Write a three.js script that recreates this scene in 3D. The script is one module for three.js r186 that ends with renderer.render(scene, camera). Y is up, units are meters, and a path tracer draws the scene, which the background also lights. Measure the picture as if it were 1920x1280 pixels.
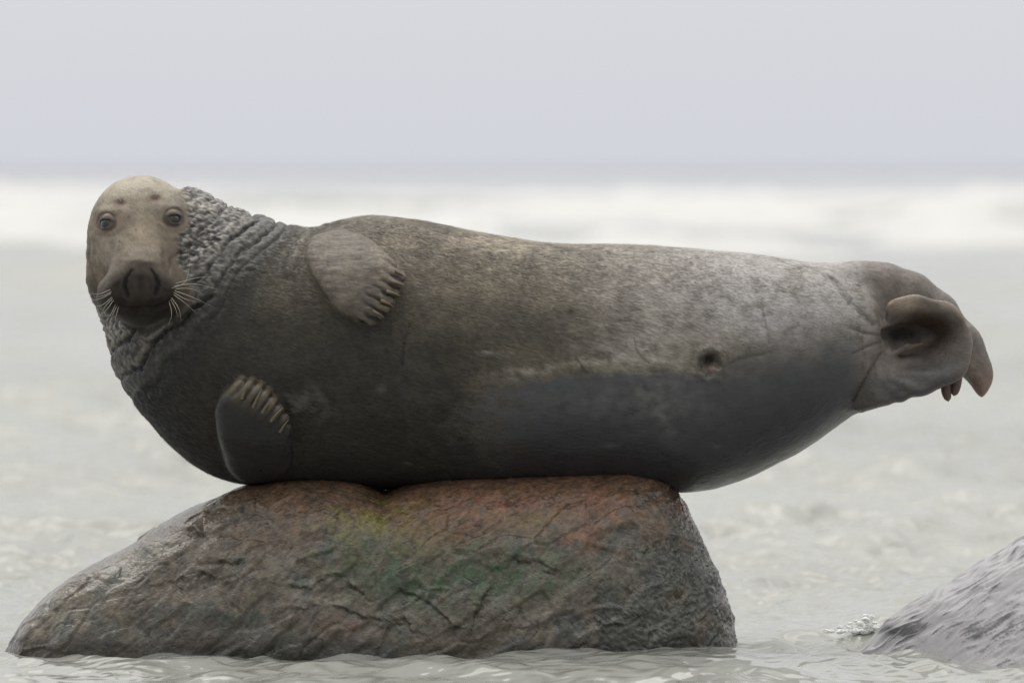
import * as THREE from 'three';
import { mergeGeometries } from 'three/addons/utils/BufferGeometryUtils.js';

// ------------------------------------------------------------------ units
// Shapes are measured in units of 1.35 mm (the seal is about 1700 units long): x to the right, y down from 330 at eye level, z toward the camera.
const S = 1.35e-3, EYE = 330, WATER = 1215, DIST = 14815;
const m3 = (x, y, z) => new THREE.Vector3((x - 960) * S, (WATER - y) * S, z * S);
const H = (WATER - EYE) * S, D = DIST * S;
const at = (x, y, z) => { const k = 1 - z / DIST; return [960 + (x - 960) * k, EYE + (y - EYE) * k, z]; };   // measured size of something that stands nearer than the mid plane

// ------------------------------------------------------------------ camera, sky, sun, exposure
const scene = new THREE.Scene();
const camera = new THREE.PerspectiveCamera(2 * Math.atan(640 / DIST) * 180 / Math.PI, 1920 / 1280, 0.5, 30000);
camera.position.set(0, H, D);
camera.rotation.set(-Math.atan(310 / DIST), 0, 0);
camera.focus = D - 0.22;
camera.userData.fStop = 3.8;
scene.add(camera);

{
  const W = 256, N = 2048, data = new Float32Array(W * N * 4), mix = (a, b, t) => a + (b - a) * t, ss = (a, b, x) => { const t = Math.min(1, Math.max(0, (x - a) / (b - a))); return t * t * (3 - 2 * t); };
  for (let j = 0; j < N; j++) {
    const el = ((j + 0.5) / N - 0.5) * 180;
    for (let i = 0; i < W; i++) {
      const az = (i + 0.5) / W * Math.PI * 2, o = (j * W + i) * 4;
      // pale overcast: a faint blue-grey bank at the horizon, whiter above, brighter toward the zenith
      const t = ss(-0.3, 3.2, el), up = ss(2, 55, el), wob = 1 + 0.03 * Math.sin(az * 3 + 1) * up + 0.02 * Math.sin(az * 5 + el * 0.1) * up;
      const back = mix(1, 0.60, ss(-0.2, 0.9, -Math.sin(az)) * (1 - ss(35, 80, el)));   // the light comes from beyond the seal
      const c = [mix(0.645, 0.72, t), mix(0.66, 0.725, t), mix(0.712, 0.745, t)];
      const zen = [1.55, 1.53, 1.49];
      for (let k = 0; k < 3; k++) data[o + k] = (el < 0 ? 0.40 : mix(c[k], zen[k], up)) * wob * back;
      data[o + 3] = 1;
    }
  }
  const sky = new THREE.DataTexture(data, W, N, THREE.RGBAFormat, THREE.FloatType);
  sky.mapping = THREE.EquirectangularReflectionMapping; sky.magFilter = THREE.LinearFilter; sky.wrapS = THREE.RepeatWrapping; sky.needsUpdate = true;
  scene.background = sky; scene.environment = sky;
}
const sun = new THREE.DirectionalLight(new THREE.Color(1, 0.97, 0.92), 1.5);
sun.position.set(-2, 10, -3.6); sun.target.position.set(0, 0.5, 0);
sun.castShadow = true; sun.shadow.radius = 105; sun.shadow.mapSize.set(2048, 2048);
Object.assign(sun.shadow.camera, { left: -3, right: 3, top: 3, bottom: -3, near: 1, far: 40 });
scene.add(sun, sun.target);

const renderer = new THREE.WebGLRenderer({ antialias: true });
renderer.toneMapping = THREE.LinearToneMapping;
renderer.toneMappingExposure = 1.0;
renderer.shadowMap.enabled = true;

// ------------------------------------------------------------------ small maths
let seed = 12345;
const rnd = () => { seed = (seed + 0x6d2b79f5) | 0; let t = Math.imul(seed ^ (seed >>> 15), 1 | seed); t = (t + Math.imul(t ^ (t >>> 7), 61 | t)) ^ t; return ((t ^ (t >>> 14)) >>> 0) / 4294967296; };
const clamp = (x, a = 0, b = 1) => (x < a ? a : x > b ? b : x);
const lerp = (a, b, t) => a + (b - a) * t;
const sstep = (a, b, x) => { const t = clamp((x - a) / (b - a)); return t * t * (3 - 2 * t); };
const PERM = new Uint8Array(512);
{ const p = [...Array(256).keys()]; for (let i = 255; i > 0; i--) { const j = Math.floor(rnd() * (i + 1)); [p[i], p[j]] = [p[j], p[i]]; } for (let i = 0; i < 512; i++) PERM[i] = p[i & 255]; }
const grad = (h, x, y, z) => { h &= 15; const u = h < 8 ? x : y, v = h < 4 ? y : h === 12 || h === 14 ? x : z; return ((h & 1) ? -u : u) + ((h & 2) ? -v : v); };
function noise(x, y, z) {
  const fx = Math.floor(x), fy = Math.floor(y), fz = Math.floor(z), X = fx & 255, Y = fy & 255, Z = fz & 255;
  x -= fx; y -= fy; z -= fz;
  const u = x * x * x * (x * (x * 6 - 15) + 10), v = y * y * y * (y * (y * 6 - 15) + 10), w = z * z * z * (z * (z * 6 - 15) + 10);
  const A = PERM[X] + Y, AA = PERM[A] + Z, AB = PERM[A + 1] + Z, B = PERM[X + 1] + Y, BA = PERM[B] + Z, BB = PERM[B + 1] + Z;
  return lerp(lerp(lerp(grad(PERM[AA], x, y, z), grad(PERM[BA], x - 1, y, z), u), lerp(grad(PERM[AB], x, y - 1, z), grad(PERM[BB], x - 1, y - 1, z), u), v),
    lerp(lerp(grad(PERM[AA + 1], x, y, z - 1), grad(PERM[BA + 1], x - 1, y, z - 1), u), lerp(grad(PERM[AB + 1], x, y - 1, z - 1), grad(PERM[BB + 1], x - 1, y - 1, z - 1), u), v), w);
}
function fbm(x, y, z, n = 4) { let s = 0, a = 0.5; for (let i = 0; i < n; i++) { s += a * noise(x, y, z); x = x * 2.03 + 17.1; y = y * 2.03 + 5.7; z = z * 2.03 + 9.3; a *= 0.5; } return s; }
function ridge(x, y, z, n = 4) { let s = 0, a = 0.5; for (let i = 0; i < n; i++) { s += a * (1 - 2.2 * Math.abs(noise(x, y, z))); x = x * 2.03 + 3.1; y = y * 2.03 + 11.7; z = z * 2.03 + 7.3; a *= 0.5; } return s; }
const smin = (a, b, k) => { const h = Math.max(k - Math.abs(a - b), 0) / k; return Math.min(a, b) - h * h * k * 0.25; };
const smax = (a, b, k) => -smin(-a, -b, k);
function curve(points) {   // monotone-free Catmull-Rom through [x, y] pairs
  return (x) => {
    const n = points.length;
    if (x <= points[0][0]) return points[0][1];
    if (x >= points[n - 1][0]) return points[n - 1][1];
    let i = 0; while (points[i + 1][0] < x) i++;
    const p1 = points[i], p2 = points[i + 1], p0 = points[Math.max(0, i - 1)], p3 = points[Math.min(n - 1, i + 2)];
    const dx = p2[0] - p1[0], t = (x - p1[0]) / dx;
    const m1 = i > 0 ? (p2[1] - p0[1]) / (p2[0] - p0[0]) * dx : p2[1] - p1[1], m2 = i + 2 < n ? (p3[1] - p1[1]) / (p3[0] - p1[0]) * dx : p2[1] - p1[1];
    const t2 = t * t, t3 = t2 * t;
    return (2 * t3 - 3 * t2 + 1) * p1[1] + (t3 - 2 * t2 + t) * m1 + (-2 * t3 + 3 * t2) * p2[1] + (t3 - t2) * m2;
  };
}
const tag = (o, label, category, extra = {}) => { o.userData = { label, category, ...extra }; return o; };
const shadowed = (o) => { o.castShadow = o.receiveShadow = true; return o; };

// surface nets over a signed distance field; blocks far from the surface are skipped
function netMesh(f, lo, hi, h, steep = 1) {
  const B = 8, C = B * h, nb = [0, 1, 2].map((k) => Math.ceil((hi[k] - lo[k]) / C)), N = nb.map((n) => n * B + 2);
  const pos = [], cell = new Map(), flags = [], cells = [], v = new Float32Array(9 * 9 * 9);
  const key = (i, j, k) => (i * N[1] + j) * N[2] + k;
  const EDGES = [[0, 1], [2, 3], [4, 5], [6, 7], [0, 2], [1, 3], [4, 6], [5, 7], [0, 4], [1, 5], [2, 6], [3, 7]];
  const d = new Float32Array(8);
  for (let bi = 0; bi < nb[0]; bi++) for (let bj = 0; bj < nb[1]; bj++) for (let bk = 0; bk < nb[2]; bk++) {
    const ox = lo[0] + bi * C, oy = lo[1] + bj * C, oz = lo[2] + bk * C;
    if (Math.abs(f(ox + C / 2, oy + C / 2, oz + C / 2)) > C * 0.9 * steep) continue;
    for (let i = 0, n = 0; i < 9; i++) for (let j = 0; j < 9; j++) for (let k = 0; k < 9; k++) v[n++] = f(ox + i * h, oy + j * h, oz + k * h);
    for (let i = 0; i < B; i++) for (let j = 0; j < B; j++) for (let k = 0; k < B; k++) {
      let mask = 0;
      for (let c = 0; c < 8; c++) { d[c] = v[((i + (c & 1)) * 9 + j + ((c >> 1) & 1)) * 9 + k + (c >> 2)]; if (d[c] < 0) mask |= 1 << c; }
      if (mask === 0 || mask === 255) continue;
      let x = 0, y = 0, z = 0, n = 0;
      for (const [a, b] of EDGES) {
        if ((d[a] < 0) === (d[b] < 0)) continue;
        const t = d[a] / (d[a] - d[b]);
        x += lerp(a & 1, b & 1, t); y += lerp((a >> 1) & 1, (b >> 1) & 1, t); z += lerp(a >> 2, b >> 2, t); n++;
      }
      const I = bi * B + i, J = bj * B + j, K = bk * B + k;
      cell.set(key(I, J, K), pos.length / 3);
      pos.push(ox + (i + x / n) * h, oy + (j + y / n) * h, oz + (k + z / n) * h);
      flags.push((mask & 1) | (mask & 2) | (mask & 4) | ((mask & 16) ? 8 : 0));
      cells.push(I, J, K);
    }
  }
  const index = [], quad = (a, b, c, e, flip) => { if (a === undefined || b === undefined || c === undefined || e === undefined) return; if (flip) index.push(a, c, b, a, e, c); else index.push(a, b, c, a, c, e); };
  for (let n = 0; n < flags.length; n++) {
    const i = cells[n * 3], j = cells[n * 3 + 1], k = cells[n * 3 + 2], F = flags[n], g = (a, b, c) => cell.get(key(a, b, c)), s0 = F & 1;
    if (s0 !== ((F >> 1) & 1)) quad(n, g(i, j - 1, k), g(i, j - 1, k - 1), g(i, j, k - 1), !s0);
    if (s0 !== ((F >> 2) & 1)) quad(n, g(i, j, k - 1), g(i - 1, j, k - 1), g(i - 1, j, k), !s0);
    if (s0 !== ((F >> 3) & 1)) quad(n, g(i - 1, j, k), g(i - 1, j - 1, k), g(i, j - 1, k), !s0);
  }
  // one Newton step puts the vertices on the surface
  const P = new Float32Array(pos), e = h * 0.4;
  for (let n = 0; n < P.length; n += 3) {
    const x = P[n], y = P[n + 1], z = P[n + 2], v0 = f(x, y, z), gx = (f(x + e, y, z) - f(x - e, y, z)) / (2 * e), gy = (f(x, y + e, z) - f(x, y - e, z)) / (2 * e), gz = (f(x, y, z + e) - f(x, y, z - e)) / (2 * e), q = gx * gx + gy * gy + gz * gz;
    const t = q > 1e-6 ? clamp(v0 / q, -h / Math.max(0.3, Math.sqrt(q)), h / Math.max(0.3, Math.sqrt(q))) : 0;
    P[n] -= gx * t; P[n + 1] -= gy * t; P[n + 2] -= gz * t;
  }
  return { P, index: new Uint32Array(index) };
}
function normalsOf(P, index) {
  const N = new Float32Array(P.length);
  for (let t = 0; t < index.length; t += 3) {
    const a = index[t] * 3, b = index[t + 1] * 3, c = index[t + 2] * 3, ux = P[b] - P[a], uy = P[b + 1] - P[a + 1], uz = P[b + 2] - P[a + 2], vx = P[c] - P[a], vy = P[c + 1] - P[a + 1], vz = P[c + 2] - P[a + 2];
    const nx = uy * vz - uz * vy, ny = uz * vx - ux * vz, nz = ux * vy - uy * vx;
    for (const k of [a, b, c]) { N[k] += nx; N[k + 1] += ny; N[k + 2] += nz; }
  }
  for (let i = 0; i < N.length; i += 3) { const l = Math.hypot(N[i], N[i + 1], N[i + 2]) || 1; N[i] /= l; N[i + 1] /= l; N[i + 2] /= l; }
  return N;
}
// from drawing units to a metre geometry about an origin; y flips, so does the winding
function toGeometry(P, index, colors, rough, origin, spec, lay = (i) => [P[i * 3] * S, -P[i * 3 + 1] * S]) {
  const n = P.length / 3, p = new Float32Array(P.length), uv = new Float32Array(n * 2), uv0 = new Float32Array(n * 2), idx = new Uint32Array(index.length);
  for (let i = 0; i < n; i++) {
    p[i * 3] = (P[i * 3] - 960) * S - origin.x; p[i * 3 + 1] = (WATER - P[i * 3 + 1]) * S - origin.y; p[i * 3 + 2] = P[i * 3 + 2] * S - origin.z;
    uv[i * 2] = rough ? clamp(rough[i], 0.004, 0.996) : 0; uv[i * 2 + 1] = spec ? clamp(spec[i], 0.01, 0.99) : 0.5; uv0.set(lay(i), i * 2);
  }
  for (let t = 0; t < index.length; t += 3) { idx[t] = index[t]; idx[t + 1] = index[t + 2]; idx[t + 2] = index[t + 1]; }
  const g = new THREE.BufferGeometry();
  g.setAttribute('position', new THREE.BufferAttribute(p, 3)); g.setAttribute('uv', new THREE.BufferAttribute(uv0, 2)); g.setAttribute('uv1', new THREE.BufferAttribute(uv, 2));
  if (colors) g.setAttribute('color', new THREE.BufferAttribute(colors, 3));
  g.setIndex(new THREE.BufferAttribute(idx, 1)); g.computeVertexNormals();
  return g;
}
// roughness and specular come per vertex: uv1 looks the values up in a ramp
const ramp = (() => { const d = new Uint8Array(256 * 64 * 4); for (let j = 0; j < 64; j++) for (let i = 0; i < 256; i++) d.set([i, i, i, Math.round(j * 255 / 63)], (j * 256 + i) * 4); const t = new THREE.DataTexture(d, 256, 64); t.magFilter = THREE.LinearFilter; t.channel = 1; t.needsUpdate = true; return t; })();

// tileable relief, one tile per metre or less
function relief(n, fn) { const d = new Uint8Array(n * n * 4); for (let j = 0; j < n; j++) for (let i = 0; i < n; i++) { const v = clamp(fn(i / n, j / n) * 255, 0, 255); d.set([v, v, v, 255], (j * n + i) * 4); } const t = new THREE.DataTexture(d, n, n); t.wrapS = t.wrapT = THREE.RepeatWrapping; t.magFilter = THREE.LinearFilter; t.needsUpdate = true; return t; }
function tile(u, v, fx, fy, s) {   // noise that repeats after fx by fy lattice cells
  const x = u * fx, y = v * fy, X = Math.floor(x), Y = Math.floor(y), a = x - X, b = y - Y, e = a * a * a * (a * (a * 6 - 15) + 10), f = b * b * b * (b * (b * 6 - 15) + 10);
  const h = (i, j) => PERM[PERM[PERM[((i % fx) + fx) % fx & 255] + (((j % fy) + fy) % fy & 255)] + s & 255] / 127.5 - 1;
  return lerp(lerp(h(X, Y), h(X + 1, Y), e), lerp(h(X, Y + 1), h(X + 1, Y + 1), e), f);
}
const CELL = { f1: 0, f2: 0, id: 0 };
function cellular(x, y, z) {
  const X = Math.floor(x), Y = Math.floor(y), Z = Math.floor(z); let f1 = 9, f2 = 9, id = 0;
  for (let i = -1; i <= 1; i++) for (let j = -1; j <= 1; j++) for (let k = -1; k <= 1; k++) {
    const h = PERM[PERM[PERM[(X + i) & 255] + ((Y + j) & 255)] + ((Z + k) & 255)], dx = X + i + PERM[h] / 255 - x, dy = Y + j + PERM[h + 57] / 255 - y, dz = Z + k + PERM[h + 131] / 255 - z, r = dx * dx + dy * dy + dz * dz;
    if (r < f1) { f2 = f1; f1 = r; id = h; } else if (r < f2) f2 = r;
  }
  CELL.f1 = Math.sqrt(f1); CELL.f2 = Math.sqrt(f2); CELL.id = id / 255; return CELL;
}

// ------------------------------------------------------------------ boulder under the seal
const topLine = curve([[-60, 1400], [-12, 1290], [5, 1240], [18, 1212], [45, 1168], [90, 1122], [150, 1074], [250, 1024], [300, 989], [350, 959], [400, 936], [450, 915], [530, 893], [600, 886], [660, 891], [700, 910], [722, 921], [762, 903], [850, 887], [1000, 876], [1100, 866], [1190, 864], [1240, 882], [1268, 922], [1300, 985], [1330, 1050], [1355, 1110], [1370, 1165], [1380, 1215], [1392, 1290], [1410, 1400]]);
const rockDepth = curve([[-60, 60], [18, 120], [200, 200], [500, 240], [800, 248], [1150, 228], [1300, 165], [1370, 112], [1410, 60]]);
const ROCK_BASE = 1400;
function rockField(x, y, z) {
  if (x < -58 || x > 1408) return Math.max(-58 - x, x - 1408) + 1;
  const T = topLine(x), Z = rockDepth(x), hy = ROCK_BASE - T, a = (ROCK_BASE - y) / hy, b = Math.abs(z + 10 + 0.0 * a) / Z;
  const q = Math.pow(Math.pow(Math.max(a, 0), 3.4) + Math.pow(b, 3.4), 1 / 3.4);
  return (q - 1) * Math.min(hy, Z);
}

// ------------------------------------------------------------------ the seal's field
// ribs from the back line to the belly line, with half depth
const RIBS = [
  [352, 352, 166, 530, 96], [386, 366, 174, 562, 120], [420, 386, 190, 603, 145], [457, 399, 205, 645, 168], [505, 416, 222, 702, 190], [550, 424, 262, 770, 208], [592, 426, 325, 840, 222], [640, 411, 405, 893, 232],
  [710, 404, 520, 916, 236], [790, 413, 690, 920, 236], [880, 432, 850, 918, 235], [990, 450, 985, 914, 234], [1100, 457, 1105, 912, 230], [1200, 460, 1210, 917, 224], [1290, 464, 1300, 923, 212],
  [1375, 472, 1385, 903, 198], [1450, 481, 1475, 860, 178], [1515, 492, 1550, 813, 152], [1560, 506, 1600, 778, 124], [1592, 530, 1634, 753, 98],
];
const NR = 304, ribs = [];
for (let i = 0; i <= NR; i++) {
  const u = i / NR * (RIBS.length - 1), k = Math.min(RIBS.length - 2, Math.floor(u)), t = u - k, p0 = RIBS[Math.max(0, k - 1)], p1 = RIBS[k], p2 = RIBS[k + 1], p3 = RIBS[Math.min(RIBS.length - 1, k + 2)];
  const c = p1.map((_, n) => 0.5 * (2 * p1[n] + (p2[n] - p0[n]) * t + (2 * p0[n] - 5 * p1[n] + 4 * p2[n] - p3[n]) * t * t + (3 * p1[n] - p0[n] - 3 * p2[n] + p3[n]) * t * t * t));
  const mx = (c[0] + c[2]) / 2, my = (c[1] + c[3]) / 2, L = Math.hypot(c[2] - c[0], c[3] - c[1]), dx = (c[2] - c[0]) / L, dy = (c[3] - c[1]) / L;
  ribs.push([mx, my, dx, dy, L / 2, c[4], u]);
}
const RC = { u: 0, a: 0, hw: 0, hz: 0, over: 0 };
function ribCoords(x, y) {   // which rib a point lies on, and how far along it (-1 back, 1 belly)
  let best = 1e9, bi = 0;
  for (let i = 0; i <= NR; i += 8) { const r = ribs[i], e = (x - r[0]) ** 2 + (y - r[1]) ** 2, s = Math.abs((x - r[0]) * r[3] - (y - r[1]) * r[2]) + 0.25 * Math.sqrt(e); if (s < best) { best = s; bi = i; } }
  if (x > 1690) bi = NR;
  const a0 = Math.max(x > 1690 ? NR : 0, bi - 8), a1 = Math.min(NR, bi + 8);
  best = 1e9;
  for (let i = a0; i <= a1; i++) { const r = ribs[i], s = Math.abs((x - r[0]) * r[3] - (y - r[1]) * r[2]); if (s < best) { best = s; bi = i; } }
  const r = ribs[bi], side = (x - r[0]) * r[3] - (y - r[1]) * r[2], j = side > 0 ? Math.min(NR, bi + 1) : Math.max(0, bi - 1), q = ribs[j];
  const side2 = (x - q[0]) * q[3] - (y - q[1]) * q[2], t = j !== bi && side * side2 < 0 ? side / (side - side2) : 0;
  const mx = lerp(r[0], q[0], t), my = lerp(r[1], q[1], t), dx = lerp(r[2], q[2], t), dy = lerp(r[3], q[3], t);
  RC.hw = lerp(r[4], q[4], t); RC.hz = lerp(r[5], q[5], t); RC.u = lerp(r[6], q[6], t); RC.a = ((x - mx) * dx + (y - my) * dy) / RC.hw;
  RC.over = t === 0 && (bi === 0 || bi === NR) ? Math.abs(side) : 0;
  return RC;
}
const PW = 2.15;
const frontZ0 = (x, y) => { const c = ribCoords(x, y), a = Math.min(1, Math.abs(c.a)); return c.hz * Math.pow(1 - Math.pow(a, PW), 1 / PW); };
function fitBed(x0, x1, y0, y1) {   // the lie of the belly under a flipper, as a smooth quadratic
  const A = Array.from({ length: 6 }, () => new Float64Array(7)), cx = (x0 + x1) / 2, cy = (y0 + y1) / 2, row = (x, y) => { const u = (x - cx) / 100, v = (y - cy) / 100; return [1, u, v, u * u, u * v, v * v]; };
  for (let i = 0; i <= 16; i++) for (let j = 0; j <= 16; j++) { const x = lerp(x0, x1, i / 16), y = lerp(y0, y1, j / 16), r = row(x, y), z = frontZ0(x, y); for (let a = 0; a < 6; a++) { for (let b = 0; b < 6; b++) A[a][b] += r[a] * r[b]; A[a][6] += r[a] * z; } }
  for (let a = 0; a < 6; a++) { let p = a; for (let r = a + 1; r < 6; r++) if (Math.abs(A[r][a]) > Math.abs(A[p][a])) p = r; [A[a], A[p]] = [A[p], A[a]]; for (let r = 0; r < 6; r++) if (r !== a) { const k = A[r][a] / A[a][a]; for (let c = a; c < 7; c++) A[r][c] -= k * A[a][c]; } }
  const w = A.map((r, i) => r[6] / r[i]);
  return (x, y) => { const r = row(x, y); return r.reduce((t, e, i) => t + e * w[i], 0); };
}
const frontZ = frontZ0, upBed = fitBed(560, 770, 440, 620), loBed = fitBed(395, 560, 700, 915);
const len = Math.hypot;
function ellipsoid(x, y, z, c, r) { const a = (x - c[0]) / r[0], b = (y - c[1]) / r[1], d = (z - c[2]) / r[2], k0 = len(a, b, d), k1 = len(a / r[0], b / r[1], d / r[2]); return k1 < 1e-9 ? -Math.min(...r) : k0 * (k0 - 1) / k1; }
function cone(x, y, z, A, B, ra, rb, sz = 1) {   // tapered capsule; sz < 1 flattens it in depth
  const bx = B[0] - A[0], by = B[1] - A[1], bz = (B[2] - A[2]) / sz, px = x - A[0], py = y - A[1], pz = (z - A[2]) / sz, t = clamp((px * bx + py * by + pz * bz) / (bx * bx + by * by + bz * bz));
  return (len(px - bx * t, py - by * t, pz - bz * t) - lerp(ra, rb, t)) * (sz < 1 ? 0.5 + 0.5 * sz : 1);
}
function chain(x, y, z, pts, k, sz = 1) { let d = 1e9; for (let i = 0; i + 1 < pts.length; i++) { const e = cone(x, y, z, pts[i], pts[i + 1], pts[i][3], pts[i + 1][3], sz); d = i ? smin(d, e, k) : e; } return d; }
function poly2(x, y, pts) {   // signed distance to a polygon
  let d = 1e18, s = 1;
  for (let i = 0, j = pts.length - 1; i < pts.length; j = i++) {
    const ex = pts[j][0] - pts[i][0], ey = pts[j][1] - pts[i][1], wx = x - pts[i][0], wy = y - pts[i][1], t = clamp((wx * ex + wy * ey) / (ex * ex + ey * ey)), bx = wx - ex * t, by = wy - ey * t;
    d = Math.min(d, bx * bx + by * by);
    const c1 = y >= pts[i][1], c2 = y < pts[j][1], c3 = ex * wy > ey * wx;
    if ((c1 && c2 && c3) || (!c1 && !c2 && !c3)) s = -s;
  }
  return s * Math.sqrt(d);
}
const smooth = (pts, n = 4) => { const c = new THREE.CatmullRomCurve3(pts.map((p) => new THREE.Vector3(p[0], p[1], 0)), true); return c.getPoints(pts.length * n).slice(0, -1).map((p) => [p.x, p.y]); };
const cat = (pts, n) => new THREE.CatmullRomCurve3(pts.map((p) => new THREE.Vector3(p[0], p[1], p[2]))).getPoints(n);

// head, turned to the camera
const q = at;
const HEAD = {
  skull: [q(264, 432, 30), [97, 103, 105]], jowl: [q(259, 494, 42), [98, 106, 80]],
  snout: [q(263, 428, 62), q(265, 532, 180), 76, 57], padL: [q(226, 553, 186), [46, 41, 48]], padR: [q(306, 552, 186), [46, 41, 48]], nose: [q(265, 521, 202), [37, 38, 36]], chin: [q(267, 582, 160), [52, 31, 44]],
  eyeL: q(199, 419, 0), eyeR: q(325, 411, 0),
};
function headField(x, y, z) {
  let d = ellipsoid(x, y, z, ...HEAD.skull);
  if (d > 330) return d * 0.6;
  d = smin(d, ellipsoid(x, y, z, ...HEAD.jowl), 30);
  d = smin(d, cone(x, y, z, ...HEAD.snout), 34);
  let m = smin(ellipsoid(x, y, z, ...HEAD.padL), ellipsoid(x, y, z, ...HEAD.padR), 12);
  m = smin(m, ellipsoid(x, y, z, ...HEAD.nose), 26);
  d = smin(d, m, 30);
  d = smin(d, ellipsoid(x, y, z, ...HEAD.chin), 9);
  return d;
}
const marchZ = (f, x, y, from = 420) => { let z = from; for (let i = 0; i < 200; i++) { const d = f(x, y, z); if (d < 0.15) return z; z -= Math.max(0.3, d * 0.6); if (z < -300) break; } return z; };
const eyes = [[199, 419], [325, 411]].map(([px, py]) => { let z = 80; for (let i = 0; i < 4; i++) { const [x, y] = at(px, py, z); z = marchZ(headField, x, y); } const [x, y] = at(px, py, z), e = 2, g = [headField(x + e, y, z) - headField(x - e, y, z), headField(x, y + e, z) - headField(x, y - e, z), headField(x, y, z + e) - headField(x, y, z - e)], l = len(...g); return [x, y, z, g.map((v) => v / l)]; });
const nostrils = [[[247, 507], [237, 521], [234, 538], [240, 552]], [[283, 505], [293, 519], [297, 535], [292, 549]]].map((l) => l.map(([px, py]) => { const [x, y] = at(px, py, 225); return [x, y, marchZ(headField, x, y)]; }));
const mouth = [[206, 566], [228, 577], [262, 579], [296, 576], [322, 563]].map(([px, py]) => { const [x, y] = at(px, py, 195); return [x, y, marchZ(headField, x, y)]; });

// fore flippers: paddles against the body
const flat = (pts, z) => pts.map(([x, y]) => at(x, y, z));
const upperPaddle = smooth(flat([[571, 470], [582, 447], [606, 438], [640, 437], [678, 448], [714, 469], [742, 493], [760, 516], [761, 530], [748, 552], [737, 574], [719, 596], [702, 607], [680, 609], [655, 597], [630, 580], [606, 549], [584, 513], [573, 490]], 245), 3);
const lowerPaddle = smooth(flat([[403, 768], [415, 738], [437, 714], [455, 708], [478, 712], [500, 725], [518, 745], [534, 768], [544, 790], [549, 828], [546, 866], [530, 894], [492, 907], [452, 910], [428, 890], [414, 856], [404, 806]], 240), 3);
const digitLine = (a, b, n, w) => Array.from({ length: n }, (_, i) => [lerp(a[0], b[0], i / (n - 1)), lerp(a[1], b[1], i / (n - 1)), w]);
function paddle(x, y, z, pts, box, lift, thick, R = 34) {
  if (x < box[0] - 40 || x > box[1] + 40 || y < box[2] - 40 || y > box[3] + 40 || z < 40) return 60;
  const d2 = poly2(x, y, pts) + 15, zm = lift(x, y), a = Math.max(d2 - 15 + R, 0) / R, b = Math.abs(z - zm) / thick;
  return (Math.pow(a ** 2.4 + b ** 2.4, 1 / 2.4) - 1) * Math.min(R, thick) * 0.8;
}
const upLift = (x, y) => upBed(x, y) + lerp(6, 20, clamp((x - 580) / 150)) - 7 * sstep(478, 446, y) * sstep(600, 640, x);
const loLift = (x, y) => loBed(x, y) + lerp(22, 12, clamp((900 - y) / 180));

const shoulderFold = [[640, 416, 3], [606, 425, 4.5], [580, 438, 5.5], [562, 460, 5.5], [552, 484, 4], [540, 512, 1]].map(([px, py, r]) => { const [x, y] = at(px, py, 180); return [x, y, frontZ(x, y) - 1, r]; });
// hind flippers: the far one sweeps back and down, the near one is curled like a cupped hand
const farFlipper = smooth([[1500, 520], [1530, 496], [1560, 493], [1592, 490], [1626, 488], [1666, 492], [1706, 504], [1745, 525], [1780, 552], [1812, 591], [1838, 621], [1860, 664], [1867, 693], [1862, 727], [1847, 749], [1836, 743], [1820, 716], [1797, 698], [1765, 690], [1700, 690], [1620, 640], [1540, 590]], 3);
const nearFlipper = smooth(flat([[1661, 584], [1665, 568], [1682, 557], [1714, 553], [1752, 559], [1785, 570], [1806, 588], [1819, 620], [1823, 655], [1818, 685], [1803, 706], [1764, 729], [1706, 748], [1650, 763], [1604, 776], [1572, 764], [1590, 716], [1628, 680], [1652, 640], [1662, 606]], 60), 3);
function slab(x, y, z, pts, zm, R, T) {
  const d2 = poly2(x, y, pts), a = Math.max(d2 + R, 0) / R, b = Math.abs(z - zm) / T;
  return (Math.pow(a ** 2.2 + b ** 2.2, 1 / 2.2) - 1) * Math.min(R, T) * 0.8;
}
function nearMid(x, y) {
  const bowl = Math.exp(-(((x - 1722) / 62) ** 2) - ((y - 634) / 44) ** 2), heel = sstep(655, 720, y - (x - 1700) * -0.25);
  return 50 - 76 * bowl + 6 * heel - 40 * sstep(1660, 1590, x) - 12 * sstep(600, 560, y) * sstep(1690, 1790, x);
}
const webRidge = [[1634, 676, 34, 7], [1670, 664, 38, 7], [1700, 652, 38, 6], [1728, 644, 30, 4]], anusRidge = [[1622, 596, 58, 8], [1646, 612, 46, 8], [1672, 612, 30, 6]];
const cavity = [[1652, 626, 52, 8], [1690, 624, 24, 16], [1728, 626, 8, 14]];

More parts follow.
